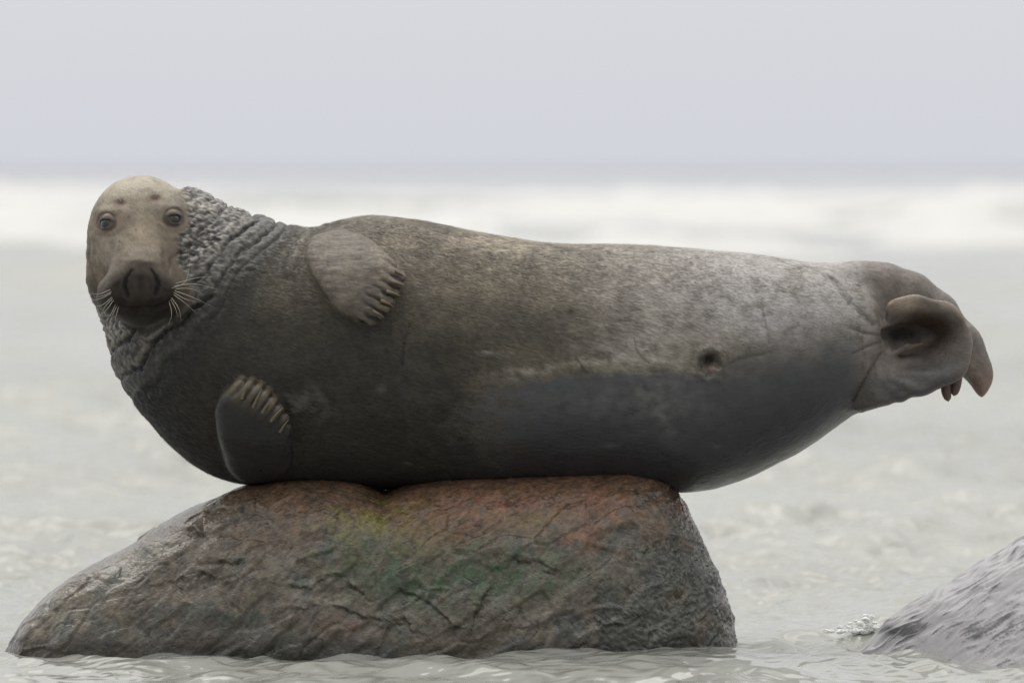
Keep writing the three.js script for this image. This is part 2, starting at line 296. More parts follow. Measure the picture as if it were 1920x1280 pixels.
function bodyField(x, y, z) {
  const c = ribCoords(x, y), qq = Math.pow(Math.pow(Math.abs(c.a), PW) + Math.pow(Math.abs(z) / c.hz, PW), 1 / PW);
  let d = (qq - 1) * Math.min(c.hw, c.hz);
  if (c.over > 0) d = d > 0 ? len(d, c.over) : Math.max(d, 0) + c.over;
  if (x < 640) {
    if (x < 470 && y < 760) {
      d = smin(d, headField(x, y, z), 26);
      if (z > 20) {
        for (const e of eyes) {
          const r = len(x - e[0], y - e[1], z - e[2]);
          if (r < 60) {
            // a shallow socket and a soft lid ring
            const nrm = e[3], dn = (x - e[0]) * nrm[0] + (y - e[1]) * nrm[1] + (z - e[2]) * nrm[2], tx = x - e[0] - dn * nrm[0], ty = y - e[1] - dn * nrm[1], tz = z - e[2] - dn * nrm[2];
            const ring = len(len(tx * 0.94, (ty + 1.5) * (ty < 0 ? 1.8 : 1.35), tz * 0.94) - 15.2, (dn + 3) * 0.7) - 2.9;
            d = smax(d, -(r - 14), 5); d = smin(d, ring, 12);
            const rc = len(x - e[0] + nrm[0] * 6.2, y - e[1] + nrm[1] * 6.2, z - e[2] + nrm[2] * 6.2), slant = ty + 0.16 * tx * (e[0] < 260 ? 1 : -1);   // heavy lids drawn over the ball
            d = smin(d, Math.min(smax(Math.abs(rc - 16.4) - 1.7, slant + 4.5, 2), smax(Math.abs(rc - 16.4) - 1.5, 9 - slant, 2)), 3);
          }
        }
        for (const n of nostrils) { const e = Math.min(cone(x, y, z, n[0], n[1], 1.6, 3), cone(x, y, z, n[1], n[2], 3, 3.6), cone(x, y, z, n[2], n[3], 3.6, 1.6)); if (e < 20) d = smax(d, -e, 4); }
        for (let i = 0; i + 1 < mouth.length; i++) { const e = cone(x, y, z, mouth[i], mouth[i + 1], 3.2, 3.2); if (e < 20) d = smax(d, -e, 5); }
      }
    }
    if (y > 640) d = smin(d, paddle(x, y, z, lowerPaddle, [400, 560, 700, 915], loLift, 27), 8);
  }
  if (x > 520 && x < 820 && y < 660) {
    d = smin(d, paddle(x, y, z, upperPaddle, [565, 770, 430, 615], upLift, 23), 9);
    if (x < 640 && y < 545) d = smin(d, chain(x, y, z, shoulderFold, 6), 12);
  }
  if (x > 1440) {
    d = smin(d, ellipsoid(x, y, z, [1612, 641, 0], [52, 110, 95]), 22);
    const ft = clamp((x - 1560) / 300);
    d = smin(d, slab(x, y, z, farFlipper, lerp(-20, -62, Math.sqrt(ft)), lerp(58, 26, ft), lerp(74, 24, ft)), 16);
    let n = slab(x, y, z, nearFlipper, nearMid(x, y), 13, lerp(40, 12, sstep(1600, 1690, x)) + 18 * sstep(660, 720, y) * sstep(1800, 1740, x));
    n = smin(n, chain(x, y, z, webRidge, 8), 8); n = smin(n, chain(x, y, z, anusRidge, 8), 8);
    d = smin(d, n, 7);
    d = smax(d, -chain(x, y, z, cavity, 8), 8);
  }
  if (y > 820 && x > 380 && x < 1340) d = smax(d, -(rockField(x, y, z) + 5), 10);
  return d;
}

// ------------------------------------------------------------------ build the boulder
const mixC = (a, b, t) => [lerp(a[0], b[0], t), lerp(a[1], b[1], t), lerp(a[2], b[2], t)];
const spot = (x, y, cx, cy, rx, ry) => Math.exp(-(((x - cx) / rx) ** 2 + ((y - cy) / ry) ** 2));
const grain = relief(1024, (u, v) => 0.5 + 0.20 * tile(u, v, 48, 48, 1) + 0.2 * tile(u, v, 96, 96, 2) + 0.18 * tile(u, v, 200, 200, 3) - 0.25 * Math.max(0, 0.35 - Math.abs(tile(u, v, 30, 44, 7))));
{
  const { P, index } = netMesh(rockField, [-66, 860, -300], [1420, 1290, 300], 2.8, 5);
  const N = normalsOf(P, index), n = P.length / 3, col = new Float32Array(n * 3), rough = new Float32Array(n);
  // the ledges one can follow on the front, as polylines
  const ledges = [[[545, 1092], [590, 1085], [640, 1066], [668, 1090], [690, 1106]], [[560, 1130], [620, 1123], [690, 1142], [715, 1150]], [[752, 1095], [800, 1112], [850, 1160]], [[760, 1142], [778, 1175]], [[880, 1170], [905, 1115], [925, 1085]], [[310, 1085], [360, 1078], [420, 1070]], [[360, 990], [385, 1000], [420, 988]], [[400, 1052], [450, 1040], [495, 1012]], [[940, 1035], [1000, 1042], [1040, 1055]], [[1080, 1200], [1140, 1160], [1200, 1150]]];
  for (let i = 0; i < n; i++) {
    const x = P[i * 3], y = P[i * 3 + 1], z = P[i * 3 + 2];
    const right = sstep(1020, 1300, x + (y - 1050) * 0.5), top = sstep(985, 900, y + 0.06 * Math.abs(x - 800)), low = 1 - top;
    const wx = x + 15 * noise(x / 80, y / 80, z / 80), wy = y + 15 * noise(x / 80 + 9, y / 80, z / 80);
    const ux = wx * 0.80 - wy * 0.60, uy = wx * 0.60 + wy * 0.80;
    // bedding that slopes down to the left, broken flakes with sharp steps, pitted roughness toward the right end
    const bed = ridge(ux / 190 + 3, uy / 70, z / 130, 2), flake = cellular(ux / 95, uy / 38, z / 80), fl = flake.f2 - flake.f1, step = (flake.id - 0.5);
    const pit = ridge(wx / 15, wy / 11, z / 12, 3), crackN = Math.abs(noise(ux / 44 + 5, uy / 15, z / 34)), crack2 = Math.abs(noise(ux / 20, uy / 9 + 4, z / 18));
    const lines = sstep(0.10, 0.0, crackN) * sstep(-0.05, 0.3, noise(x / 60, y / 45, 6.6)), lines2 = sstep(0.12, 0, crack2) * sstep(0.0, 0.35, noise(x / 50 + 4, y / 40, 2.6));
    let dsp = 12 * fbm(x / 190, y / 130, z / 160, 4);
    dsp += low * (9 * bed + 9 * step * sstep(0.02, 0.10, fl) + lerp(0.3, 5.0, right) * (pit - 0.3) - 1.8 * lines - lerp(0.3, 2.5, right) * lines2 + 0.9 * fbm(x / 7, y / 7, z / 7, 2));
    dsp += lerp(0.8, 1.6, right) * fbm(x / 14, y / 14, z / 14, 3) + top * 1.4 * fbm(x / 9, y / 9, z / 9, 2);
    let led = 0;
    if (z > 50) for (const c of ledges) for (let k = 0; k + 1 < c.length; k++) {
      const [ax, ay] = c[k], [bx, by] = c[k + 1], qx = x + 14 * fbm(x / 30, y / 30, 4.4, 3), qy = y + 22 * fbm(x / 30, y / 30, 8.4, 4), t = clamp(((qx - ax) * (bx - ax) + (qy - ay) * (by - ay)) / ((bx - ax) ** 2 + (by - ay) ** 2)), px = qx - lerp(ax, bx, t), py = qy - lerp(ay, by, t), r = len(px, py);
      if (r < 40) { dsp += (py < 0 ? 3.6 : -3.6) * Math.exp(-r / 16) * clamp(0.6 + 1.6 * noise(x / 30, y / 30, 9)) - 1.2 * Math.exp(-((r / 1.8) ** 2)); led = Math.max(led, 0.45 * Math.exp(-((r / 1.9) ** 2)) * sstep(-0.2, 0.25, noise(x / 24, y / 24, 3))); }
    }
    dsp *= sstep(-12, 30, y - topLine(clamp(x, -50, 1400)) + 14);
    P[i * 3] += N[i * 3] * dsp; P[i * 3 + 1] += N[i * 3 + 1] * dsp; P[i * 3 + 2] += N[i * 3 + 2] * dsp;
    // mineral and algae colours
    const n1 = fbm(x / 70 + 8, y / 70, z / 70, 4), n2 = fbm(x / 22, y / 22, z / 22 + 5, 3), n3 = noise(x / 5, y / 5, z / 5), n4 = noise(ux / 12, uy / 5, z / 9);
    let c = mixC([0.115, 0.098, 0.076], [0.185, 0.158, 0.124], clamp(0.5 + n1 * 1.8));
    c = mixC(c, [0.085, 0.088, 0.076], sstep(0.0, 0.35, n1 + 0.5 * spot(x, y, 420, 1190, 300, 45) + 0.35 * right));
    const warm = sstep(1030, 900, y + n1 * 90 - 30 * spot(x, 0, 820, 0, 260, 1)) * sstep(330, 560, x + n2 * 120);
    c = mixC(c, [0.165, 0.098, 0.060], clamp(warm * (0.85 + n2 * 1.4)));                                                                      // rust-brown crown
    c = mixC(c, [0.085, 0.058, 0.042], warm * sstep(0.05, 0.4, fbm(x / 40, y / 26, z / 40 + 2, 3)) * 0.8);
    const oz = fbm(x / 34, y / 34, z / 34 + 7, 3);
    c = mixC(c, [0.215, 0.108, 0.070], clamp((0.62 * spot(x + n1 * 60, y, 1130, 945, 46, 62) + 0.72 * spot(x, y + n1 * 20, 1085, 1008, 42, 22) + 0.6 * spot(x, y, 840, 945, 120, 34) + 0.32 * spot(x, y, 980, 940, 160, 50)) * (0.75 + 2.4 * oz)));
    c = mixC(c, [0.185, 0.160, 0.052], clamp((1.0 * spot(x + n2 * 60, y + n1 * 50, 715, 980, 85, 48) + 0.5 * spot(x, y, 1000, 966, 60, 14)) * (0.7 + 2.6 * oz)));
    c = mixC(c, [0.060, 0.090, 0.050], clamp((0.75 * spot(x + n2 * 60, y + n2 * 30, 700, 1045, 90, 50) + 0.95 * spot(x + n1 * 90, y + n2 * 30, 940, 1060, 140, 52) + 0.5 * spot(x, y, 800, 1110, 120, 50)) * (0.75 + n2 * 1.8)));
    c = mixC(c, [0.165, 0.105, 0.078], clamp(0.75 * spot(x, y, 640, 1165, 80, 26) * (0.7 + n1 * 2) + 0.45 * spot(x, y, 330, 1185, 170, 26) * (0.5 + n1 * 2)));
    const tide = sstep(WATER - 34, WATER - 14, y + 16 * n1 + 6 * n3);   // kept wet by the ripples
    const lite = clamp(1 + 0.65 * n2 + 0.32 * n3 + 0.55 * n4, 0.35, 2.1), cr = 1 - 0.72 * clamp(low * (0.6 * lines + lerp(0.3, 0.8, right) * lines2) + led);
    for (let k = 0; k < 3; k++) col[i * 3 + k] = c[k] * lite * cr * 1.06 * (1 - 0.45 * tide);
    rough[i] = clamp(0.24 + 0.20 * top - 0.10 * sstep(1010, 1180, y) + 0.28 * n2 + 0.10 * n3 - 0.14 * right - 0.15 * tide, 0.12, 0.85);
  }
  const origin = m3(690, WATER, 0), g = toGeometry(P, index, col, rough, origin, null, (i) => [P[i * 3] * S / 0.8, (P[i * 3 + 1] + P[i * 3 + 2] * 0.6) * S / 0.8]);
  const mat = new THREE.MeshPhysicalMaterial({ name: 'wet_granite', vertexColors: true, roughness: 1, roughnessMap: ramp, specularIntensity: 1, bumpMap: grain, bumpScale: 0.002 });
  const o = shadowed(new THREE.Mesh(g, mat)); o.name = 'boulder'; o.position.copy(origin);
  scene.add(tag(o, 'large rust brown boulder with green algae, the seal lying on its top', 'boulder'));
}
// ------------------------------------------------------------------ second rock, awash at the lower right
const washLine = curve([[1550, 1420], [1592, 1260], [1622, 1204], [1690, 1142], [1760, 1103], [1800, 1078], [1860, 1037], [1920, 1000], [2000, 966], [2100, 945], [2220, 950], [2340, 1010], [2420, 1150], [2450, 1420]]);
{
  const OZ = 150, f = (x, y, z) => {
    if (x < 1552 || x > 2448) return Math.max(1552 - x, x - 2448) + 1;
    const T = washLine(x), hy = 1420 - T, a = Math.max(0, (1420 - y) / hy), Z = 330 * Math.sqrt(clamp((x - 1528) / 400)), b = Math.abs(z - OZ + 90) / Math.max(60, Z);
    return (Math.pow(a ** 1.8 + b ** 1.8, 1 / 1.8) - 1) * Math.min(hy, 330) * 0.7;
  };
  const { P, index } = netMesh(f, [1546, 930, -420], [2456, 1290, 480], 4, 4);
  const N = normalsOf(P, index), n = P.length / 3, col = new Float32Array(n * 3), rough = new Float32Array(n);
  for (let i = 0; i < n; i++) {
    const x = P[i * 3], y = P[i * 3 + 1], z = P[i * 3 + 2], ux = x * 0.84 - y * 0.54, uy = x * 0.54 + y * 0.84;
    const wv = uy + 8 * noise(ux / 60, uy / 40, 2.2), st = ridge(ux / 80, wv / 10, z / 60, 3), fine = noise(ux / 40, wv / 3.4, z / 20), f2 = noise(ux / 85 + 4, wv / 5.5, z / 40);
    const dsp = 12 * fbm(x / 150, y / 90, z / 120, 3) + 3.2 * st + 2.2 * fine + 1.6 * f2;
    for (let k = 0; k < 3; k++) P[i * 3 + k] += N[i * 3 + k] * dsp;
    const patch = fbm(x / 100, y / 70, z / 90 + 3, 3);
    const dark = clamp(sstep(0.24, 0.5, f2 + 0.35 * fine + 0.7 * patch) * 0.85 + sstep(0.32, 0.55, fine + 0.6 * patch) * 0.7 + 1.4 * spot(x, y + 3 * fine, 1672, 1176, 36, 7));
    col.set(mixC([0.42, 0.412, 0.425].map((e) => e * (1 + 0.12 * patch + 0.07 * fine)), [0.105, 0.105, 0.110], dark), i * 3); rough[i] = lerp(0.46, 0.36, dark);
  }
  const origin = m3(1960, WATER, OZ), g = toGeometry(P, index, col, rough, origin);
  const mat = new THREE.MeshPhysicalMaterial({ name: 'water_sheeted_stone', vertexColors: true, roughness: 1, roughnessMap: ramp, clearcoat: 0.3, clearcoatRoughness: 0.25 });
  const o = shadowed(new THREE.Mesh(g, mat)); o.name = 'boulder_001'; o.position.copy(origin);
  scene.add(tag(o, 'pale grey streaked rock with water running off it, low at the right edge', 'boulder'));
}

// ------------------------------------------------------------------ build the seal
const seal = new THREE.Group(); seal.name = 'grey_seal';
const sealOrigin = m3(960, 890, 0); seal.position.copy(sealOrigin);
const skin = {};
// where dry fur gives way to the wet dark belly
const curve2 = curve([[800, 800], [880, 740], [915, 717], [1000, 706], [1090, 692], [1180, 690], [1270, 690], [1320, 692], [1380, 668], [1460, 645], [1560, 622], [1640, 600]]);
const furRelief = relief(1024, (u, v) => 0.5 + 0.26 * tile(u, v, 40, 150, 1) + 0.22 * tile(u, v, 70, 260, 2) + 0.1 * tile(u, v, 20, 60, 3));
{
  const { P, index } = netMesh(bodyField, [130, 300, -262], [1890, 960, 300], 2.4, 1.25);
  const N = normalsOf(P, index), n = P.length / 3, col = new Float32Array(n * 3), rough = new Float32Array(n), hair = new Float32Array(n), shine = new Float32Array(n), lay = new Float32Array(n * 2);
  const CREASES = [[0.1, 1], [1.35, 4], [2.2, 9], [2.6, 4], [3.45, 12], [4.2, 8], [4.75, 4], [5.6, 3], [6.4, 1]];   // rib position and depth of each skin crease
  const muzzleC = at(266, 545, 190);
  // small marks on the belly and flank: x, y, rx, ry, colour, strength
  const MARKS = [[1068, 580, 9, 6, [0.03, 0.028, 0.025], 0.9], [1225, 494, 5, 3, [0.05, 0.03, 0.03], 0.8], [912, 656, 13, 4, [0.26, 0.25, 0.23], 0.8], [720, 722, 8, 5, [0.13, 0.125, 0.115], 0.8], [1222, 575, 18, 4, [0.42, 0.40, 0.37], 0.7], [1165, 596, 12, 2, [0.05, 0.05, 0.045], 0.7], [1145, 615, 10, 26, [0.10, 0.10, 0.10], 0.4], [1090, 690, 14, 8, [0.04, 0.04, 0.036], 0.7], [766, 863, 6, 3, [0.15, 0.145, 0.14], 0.6], [1142, 828, 14, 4, [0.10, 0.105, 0.11], 0.5], [1340, 832, 9, 5, [0.09, 0.095, 0.1], 0.5], [770, 460, 16, 7, [0.30, 0.26, 0.20], 0.55], [700, 478, 30, 16, [0.05, 0.045, 0.04], 0.6]];
  const LINES = [[[1424, 558], [1428, 590], [1437, 640], 1.6, 2.2], [[1186, 630], [1190, 655], [1212, 676], 2.2, 2.0], [[770, 605], [760, 640], [756, 680], 3.0, 3.2], [[1350, 684], [1380, 668], [1440, 656], 1.2, 3.5], [[1552, 508], [1592, 566], [1636, 606], 4.5, 6], [[1650, 664], [1626, 700], [1600, 748], 2.6, 4], [[1590, 612], [1618, 622], [1648, 628], 2.5, 3], [[1596, 660], [1622, 648], [1650, 640], 2.2, 3], [[1080, 668], [1090, 684], [1100, 694], 2.2, 2.4]];
  for (let i = 0; i < n; i++) {
    const x = P[i * 3], y = P[i * 3 + 1], z = P[i * 3 + 2];
    const nx = N[i * 3], ny = N[i * 3 + 1], nz = N[i * 3 + 2];
    const c = ribCoords(x, y), u = c.u, a = c.a;
    lay[i * 2] = x * S / 0.7; lay[i * 2 + 1] = Math.atan2(a, z / c.hz) * 235 * S / 0.7;
    const n1 = fbm(x / 90, y / 70, z / 80, 4), n2 = fbm(x / 26, y / 20, z / 24, 3);
    const hx = x * 0.97 + y * 0.24, hy = y * 0.97 - x * 0.24, n3 = noise(hx / 8, hy / 3.4, z / 4);
    const hd = x < 400 && y < 660 && z > -40 ? headField(x, y, z) : 99, onHead = hd < 30 ? Math.max(sstep(15, 2, hd + 5 * n2) * sstep(0, 40, z + Math.max(0, 410 - y) * 0.8), ...eyes.map((e) => sstep(34, 28, len(x - e[0], y - e[1], z - e[2])))) : 0;
    const upP = x > 540 && x < 800 && y < 640 && z > 80 ? clamp(0.7 - paddle(x, y, z, upperPaddle, [565, 770, 430, 615], upLift, 23) / 6) : 0;
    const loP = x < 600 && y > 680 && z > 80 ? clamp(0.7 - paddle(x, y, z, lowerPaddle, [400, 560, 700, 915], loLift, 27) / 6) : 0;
    const paddles = Math.max(upP, loP), hind = sstep(1575, 1655, x + (y - 560) * -0.2 * (y < 600 ? 1 : 0));
    const neck = sstep(5.6, 4.2, u) * (1 - onHead) * (1 - paddles);
    // neck folds round the throat and the curly pelt of the mane
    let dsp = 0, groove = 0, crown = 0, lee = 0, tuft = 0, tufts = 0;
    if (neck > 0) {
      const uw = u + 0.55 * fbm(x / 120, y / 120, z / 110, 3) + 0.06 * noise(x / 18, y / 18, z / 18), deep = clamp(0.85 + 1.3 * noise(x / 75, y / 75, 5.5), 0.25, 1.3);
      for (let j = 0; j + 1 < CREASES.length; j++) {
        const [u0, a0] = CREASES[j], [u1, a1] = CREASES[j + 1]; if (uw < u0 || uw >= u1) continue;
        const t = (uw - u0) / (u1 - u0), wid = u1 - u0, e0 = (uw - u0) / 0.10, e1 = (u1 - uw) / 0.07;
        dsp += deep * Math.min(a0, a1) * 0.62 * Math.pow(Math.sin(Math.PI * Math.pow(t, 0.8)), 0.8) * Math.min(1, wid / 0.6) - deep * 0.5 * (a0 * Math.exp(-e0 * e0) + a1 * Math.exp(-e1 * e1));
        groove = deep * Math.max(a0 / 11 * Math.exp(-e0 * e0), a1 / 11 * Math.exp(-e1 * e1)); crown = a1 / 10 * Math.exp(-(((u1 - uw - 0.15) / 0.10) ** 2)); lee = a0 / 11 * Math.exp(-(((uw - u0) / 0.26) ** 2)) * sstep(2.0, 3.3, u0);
      }
      const wx = x + 5 * noise(x / 13, y / 13, z / 13), wy = y + 5 * noise(x / 13 + 7, y / 13, z / 13);
      cellular(wx / 10, wy / 8.5, z / 10); tuft = 1 - CELL.f1 * 1.25; tufts = neck * lerp(0.4, 1, sstep(3.5, 2.9, u + 0.5 * n1)) * sstep(4.8, 3.9, u + 0.4 * n1) * (1 - 0.6 * sstep(720, 800, y));
      dsp += tufts * (3.8 * tuft + 1.2 * noise(x / 6, y / 6, z / 6)) + neck * 2.4 * noise(x / 17, y / 12, z / 15);
      dsp *= sstep(0, 0.25, neck);
    }
    dsp += (2.2 * fbm(x / 60, y / 60, z / 60, 3) + 6 * fbm(x / 170, y / 130, z / 150 + 4, 2)) * (1 - onHead);
    if (z > 100) dsp += -3.5 * Math.exp(-(((x - 1168 - 0.1 * (y - 600)) / 9) ** 2)) * sstep(520, 560, y) * sstep(690, 650, y) + 3 * Math.exp(-(((x - 1200) / 14) ** 2)) * sstep(540, 580, y) * sstep(690, 650, y) - 5 * Math.exp(-(((x - 775 - 0.35 * (y - 480)) / 14) ** 2)) * sstep(430, 455, y) * sstep(560, 500, y);
    let crease = 0;
    if (onHead > 0.05) {
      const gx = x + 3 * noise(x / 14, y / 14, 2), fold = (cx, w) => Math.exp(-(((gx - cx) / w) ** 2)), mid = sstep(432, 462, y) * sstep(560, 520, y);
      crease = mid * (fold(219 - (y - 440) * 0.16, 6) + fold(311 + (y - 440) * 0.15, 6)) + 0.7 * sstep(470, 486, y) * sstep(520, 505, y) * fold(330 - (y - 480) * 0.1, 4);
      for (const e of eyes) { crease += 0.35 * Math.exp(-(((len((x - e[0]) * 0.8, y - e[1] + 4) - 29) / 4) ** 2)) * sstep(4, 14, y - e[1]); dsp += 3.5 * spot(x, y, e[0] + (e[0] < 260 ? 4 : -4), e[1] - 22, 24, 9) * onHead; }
      dsp += onHead * (-2.6 * crease + 1.2 * Math.sin((y - 460) / 3.6 + 2 * noise(x / 20, y / 20, 4)) * spot(x, y, muzzleC[0], 482, 36, 13) + 1.1 * fbm(x / 22, y / 22, z / 22, 3) - 4 * spot(x, y, muzzleC[0] - 2, 398, 22, 30) - 4 * fold(168 + Math.max(0, y - 490) * 0.35, 5) * sstep(430, 460, y) * sstep(560, 530, y));
    }
    const fur = noise(hx / 13, hy / 4.2, z / 6) + 0.6 * noise(hx / 7, hy / 2.6, z / 4);
    const seam = curve2(x), soft = sstep(1290, 1420, x), streak = noise(x / 26, y / 7, 2.7), wet = sstep(-8 - 55 * soft, 14 + 60 * soft, y - seam + 10 * noise(x / 30, y / 30, 1) + 6 * streak + 4 * noise(x / 9, y / 9, 2)) * sstep(800, 1010, x + 120 * n2 + 40 * streak) * (1 - hind);
    dsp += (0.42 * (1 - wet) + 0.06) * fur * (1 - onHead * 0.85) * (1 - paddles * 0.7) * (1 - 0.7 * hind);
    dsp += 3.0 * Math.exp(-(((y - seam + 12) / 9) ** 2)) * sstep(900, 980, x) * sstep(1300, 1230, x) * (1 + 2 * n2);   // the ridge of fur along the wet edge
    // navel
    const nv = len((x - 1325 + 7 * noise(x / 16, y / 16, 3)) * 1.25, (y - 678 + 9 * noise(x / 14, y / 14, 6)) * 1.05);
    if (nv < 70 && z > 0) dsp += -20 * Math.exp(-((nv / 17) ** 2)) + 6 * Math.exp(-(((nv - 29) / 9) ** 2)) + 17 * spot(x, y, 1330, 686, 10, 9);
    // digit grooves at the paddle tips
    let gap = 0;
    if (upP > 0.2) { const v = (x - 745) * 0.50 + (y - 555) * -0.86, l = (x - 742) * 0.86 + (y - 557) * 0.5 + 5 * noise(x / 9, y / 9, 3); gap = sstep(-62, -14, l + 14 * noise(v / 15, 1, 1)) * Math.pow(0.5 + 0.5 * Math.cos((v / 17.5 + 0.22 * noise(x / 16, y / 16, 5)) * Math.PI * 2), 2.2) * upP; }
    if (loP > 0.2) { const v = (x - 492) * 0.80 + (y - 735) * 0.6, l = (x - 492) * 0.6 - (y - 735) * 0.8; gap = sstep(-44, -8, l) * Math.pow(0.5 + 0.5 * Math.cos(v / 19 * Math.PI * 2), 2.4) * loP; }
    dsp -= 6.5 * gap;
    if (upP > 0.2) dsp += upP * (1.6 * noise(x / 24, y / 10, z / 14) + 1.2 * noise(x / 9, y / 7, z / 9) * sstep(660, 730, x));
    // rays in the curled hind flipper
    if (x > 1640) { const ang = Math.atan2(y - 690, x - 1640); dsp += 1.8 * Math.sin(ang * 16) * sstep(30, 70, len(x - 1640, y - 690)) * sstep(1650, 1700, x); }
    let line = 0;
    if (z > 60) for (const L of LINES) for (let k = 0; k < 2; k++) {
      const [ax, ay] = L[k], [bx, by] = L[k + 1]; if (x < Math.min(ax, bx) - 20 || x > Math.max(ax, bx) + 20 || y < Math.min(ay, by) - 20 || y > Math.max(ay, by) + 20) continue;
      const wx = x + 3 * noise(x / 12, y / 12, 7), t = clamp(((wx - ax) * (bx - ax) + (y - ay) * (by - ay)) / ((bx - ax) ** 2 + (by - ay) ** 2)), r = len(wx - lerp(ax, bx, t), y - lerp(ay, by, t)), e = Math.exp(-((r / L[4]) ** 2));
      dsp -= L[3] * e; line = Math.max(line, e);
    }
    P[i * 3] += nx * dsp; P[i * 3 + 1] += ny * dsp; P[i * 3 + 2] += nz * dsp;

    // pelage
    const blot = fbm(x / 150 + 3, y / 95, z / 120, 4);
    let k = mixC([0.105, 0.090, 0.068], [0.215, 0.185, 0.140], clamp(0.5 + 1.5 * blot + 0.9 * n1 + 0.6 * n2));
    k = mixC(k, [0.385, 0.362, 0.345], clamp(sstep(960, 1480, x) * sstep(-0.02, -0.66, a) * (1 + 1.0 * n2 + 1.2 * blot)));             // silvery rump and flank
    k = mixC(k, [0.36, 0.31, 0.235], clamp(0.8 * spot(x, y, 905, 452, 120, 24) + 0.5 * spot(x, y, 1010, 462, 120, 20)) * clamp(0.6 + 1.6 * n2));   // sandy back
    k = mixC(k, [0.34, 0.32, 0.285], clamp((0.7 * spot(x, y + 20 * n1, 1180, 655, 110, 40) + 0.75 * spot(x, y, 1225, 615, 55, 62)) * (0.9 + 1.5 * n2)));
    k = mixC(k, [0.36, 0.35, 0.35], clamp(0.8 * spot(x, y, 1470, 590, 120, 60) * (0.9 + 1.4 * n2)));
    const chest = sstep(1110, 740, x + (y - 650) * -0.25 + 110 * n1) * sstep(-0.85, -0.15, a + 0.25 * n1);
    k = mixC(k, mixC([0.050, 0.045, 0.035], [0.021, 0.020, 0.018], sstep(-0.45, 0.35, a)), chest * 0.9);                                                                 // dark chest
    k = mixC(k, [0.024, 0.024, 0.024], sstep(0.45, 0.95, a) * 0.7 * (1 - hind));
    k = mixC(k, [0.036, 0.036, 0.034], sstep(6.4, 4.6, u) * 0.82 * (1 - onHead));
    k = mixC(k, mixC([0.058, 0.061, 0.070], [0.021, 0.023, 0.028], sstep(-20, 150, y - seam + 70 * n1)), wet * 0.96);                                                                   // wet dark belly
    k = mixC(k, [0.10, 0.10, 0.10], wet * clamp((0.55 * spot(x, y, 1235, 730, 80, 50) + 0.35 * spot(x, y, 1060, 745, 160, 26) + 0.4 * Math.exp(-(((x - 1190 - (y - 700) * 0.6) / 16) ** 2)) * sstep(690, 720, y) * sstep(860, 800, y)) * (0.8 + 2.4 * n2)));
    k = mixC(k, [0.13, 0.125, 0.112], 0.8 * spot(x, y, 585, 750, 44, 26) * clamp(0.5 + 2.4 * n2));
    k = mixC(k, [0.05, 0.048, 0.042], 0.7 * spot(x, y, 1010, 600, 100, 60) * clamp(0.6 + 2 * n2));
    const edge = Math.exp(-(((y - seam + 13) / 11) ** 2)) * sstep(900, 980, x) * sstep(1290, 1230, x);
    k = mixC(k, [0.25, 0.23, 0.195], clamp(edge * (0.5 + 1.8 * n2)));
    k = mixC(k, [0.018, 0.018, 0.018], 0.92 * spot(x, y, 1326, 668, 22, 18)); k = mixC(k, [0.21, 0.165, 0.14], clamp(1.3 * spot(x, y, 1330, 686, 9, 8)) * clamp(0.8 + n3)); k = mixC(k, [0.15, 0.14, 0.125], 0.6 * Math.exp(-(((nv - 27) / 6) ** 2)) * sstep(1310, 1290, x + (y - 679)));
    if (neck > 0) {
      const pale = mixC([0.020, 0.019, 0.017], [0.40, 0.375, 0.335], clamp(-0.2 + 1.3 * tuft + 0.5 * noise(x / 9, y / 7, z / 8) + 0.8 * n1));
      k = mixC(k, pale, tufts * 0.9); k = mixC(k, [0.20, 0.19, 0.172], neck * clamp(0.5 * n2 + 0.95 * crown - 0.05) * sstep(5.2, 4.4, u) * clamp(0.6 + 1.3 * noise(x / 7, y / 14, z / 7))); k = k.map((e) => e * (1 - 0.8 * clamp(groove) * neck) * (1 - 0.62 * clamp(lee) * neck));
      k = mixC(k, [0.030, 0.030, 0.031], 0.8 * neck * sstep(670, 760, y + 60 * n2 + 30 * n1));
    }
    if (onHead > 0) {
      const X = x - muzzleC[0];
      let f = mixC([0.150, 0.122, 0.090], [0.235, 0.196, 0.150], clamp(0.5 + 2.0 * n2 + 1.4 * n1));
      f = mixC(f, [0.40, 0.355, 0.285], sstep(425, 348, y + 0.10 * Math.abs(X)));
      f = mixC(f, [0.12, 0.105, 0.085], 0.6 * sstep(0.05, 0.35, fbm(x / 15, y / 15, z / 15 + 6, 3)) * sstep(350, 420, y)); f = mixC(f, [0.17, 0.15, 0.125], 0.5 * sstep(0.0, 0.3, fbm(x / 30 + 3, y / 30, z / 30, 3)));
      f = mixC(f, [0.27, 0.225, 0.165], 0.45 * spot(x, y, muzzleC[0] - 2, 440, 34, 56));
      f = mixC(f, [0.14, 0.11, 0.08], 0.5 * spot(x, 0, muzzleC[0] - 50, 0, 9, 1) * sstep(420, 470, y) * sstep(560, 520, y)); f = mixC(f, [0.14, 0.11, 0.08], 0.5 * spot(x, 0, muzzleC[0] + 52, 0, 9, 1) * sstep(420, 470, y) * sstep(560, 520, y));
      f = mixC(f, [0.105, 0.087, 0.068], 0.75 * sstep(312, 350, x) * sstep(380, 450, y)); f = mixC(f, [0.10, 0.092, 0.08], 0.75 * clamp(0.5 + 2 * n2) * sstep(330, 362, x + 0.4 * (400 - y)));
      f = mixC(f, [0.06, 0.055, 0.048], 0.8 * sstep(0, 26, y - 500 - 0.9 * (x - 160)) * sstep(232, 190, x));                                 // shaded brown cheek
      f = mixC(f, [0.30, 0.265, 0.215], 0.6 * spot(x, y, 208, 470, 22, 50));
      f = mixC(f, [0.125, 0.098, 0.070], 0.7 * spot(x, y, muzzleC[0], 492, 52, 26));
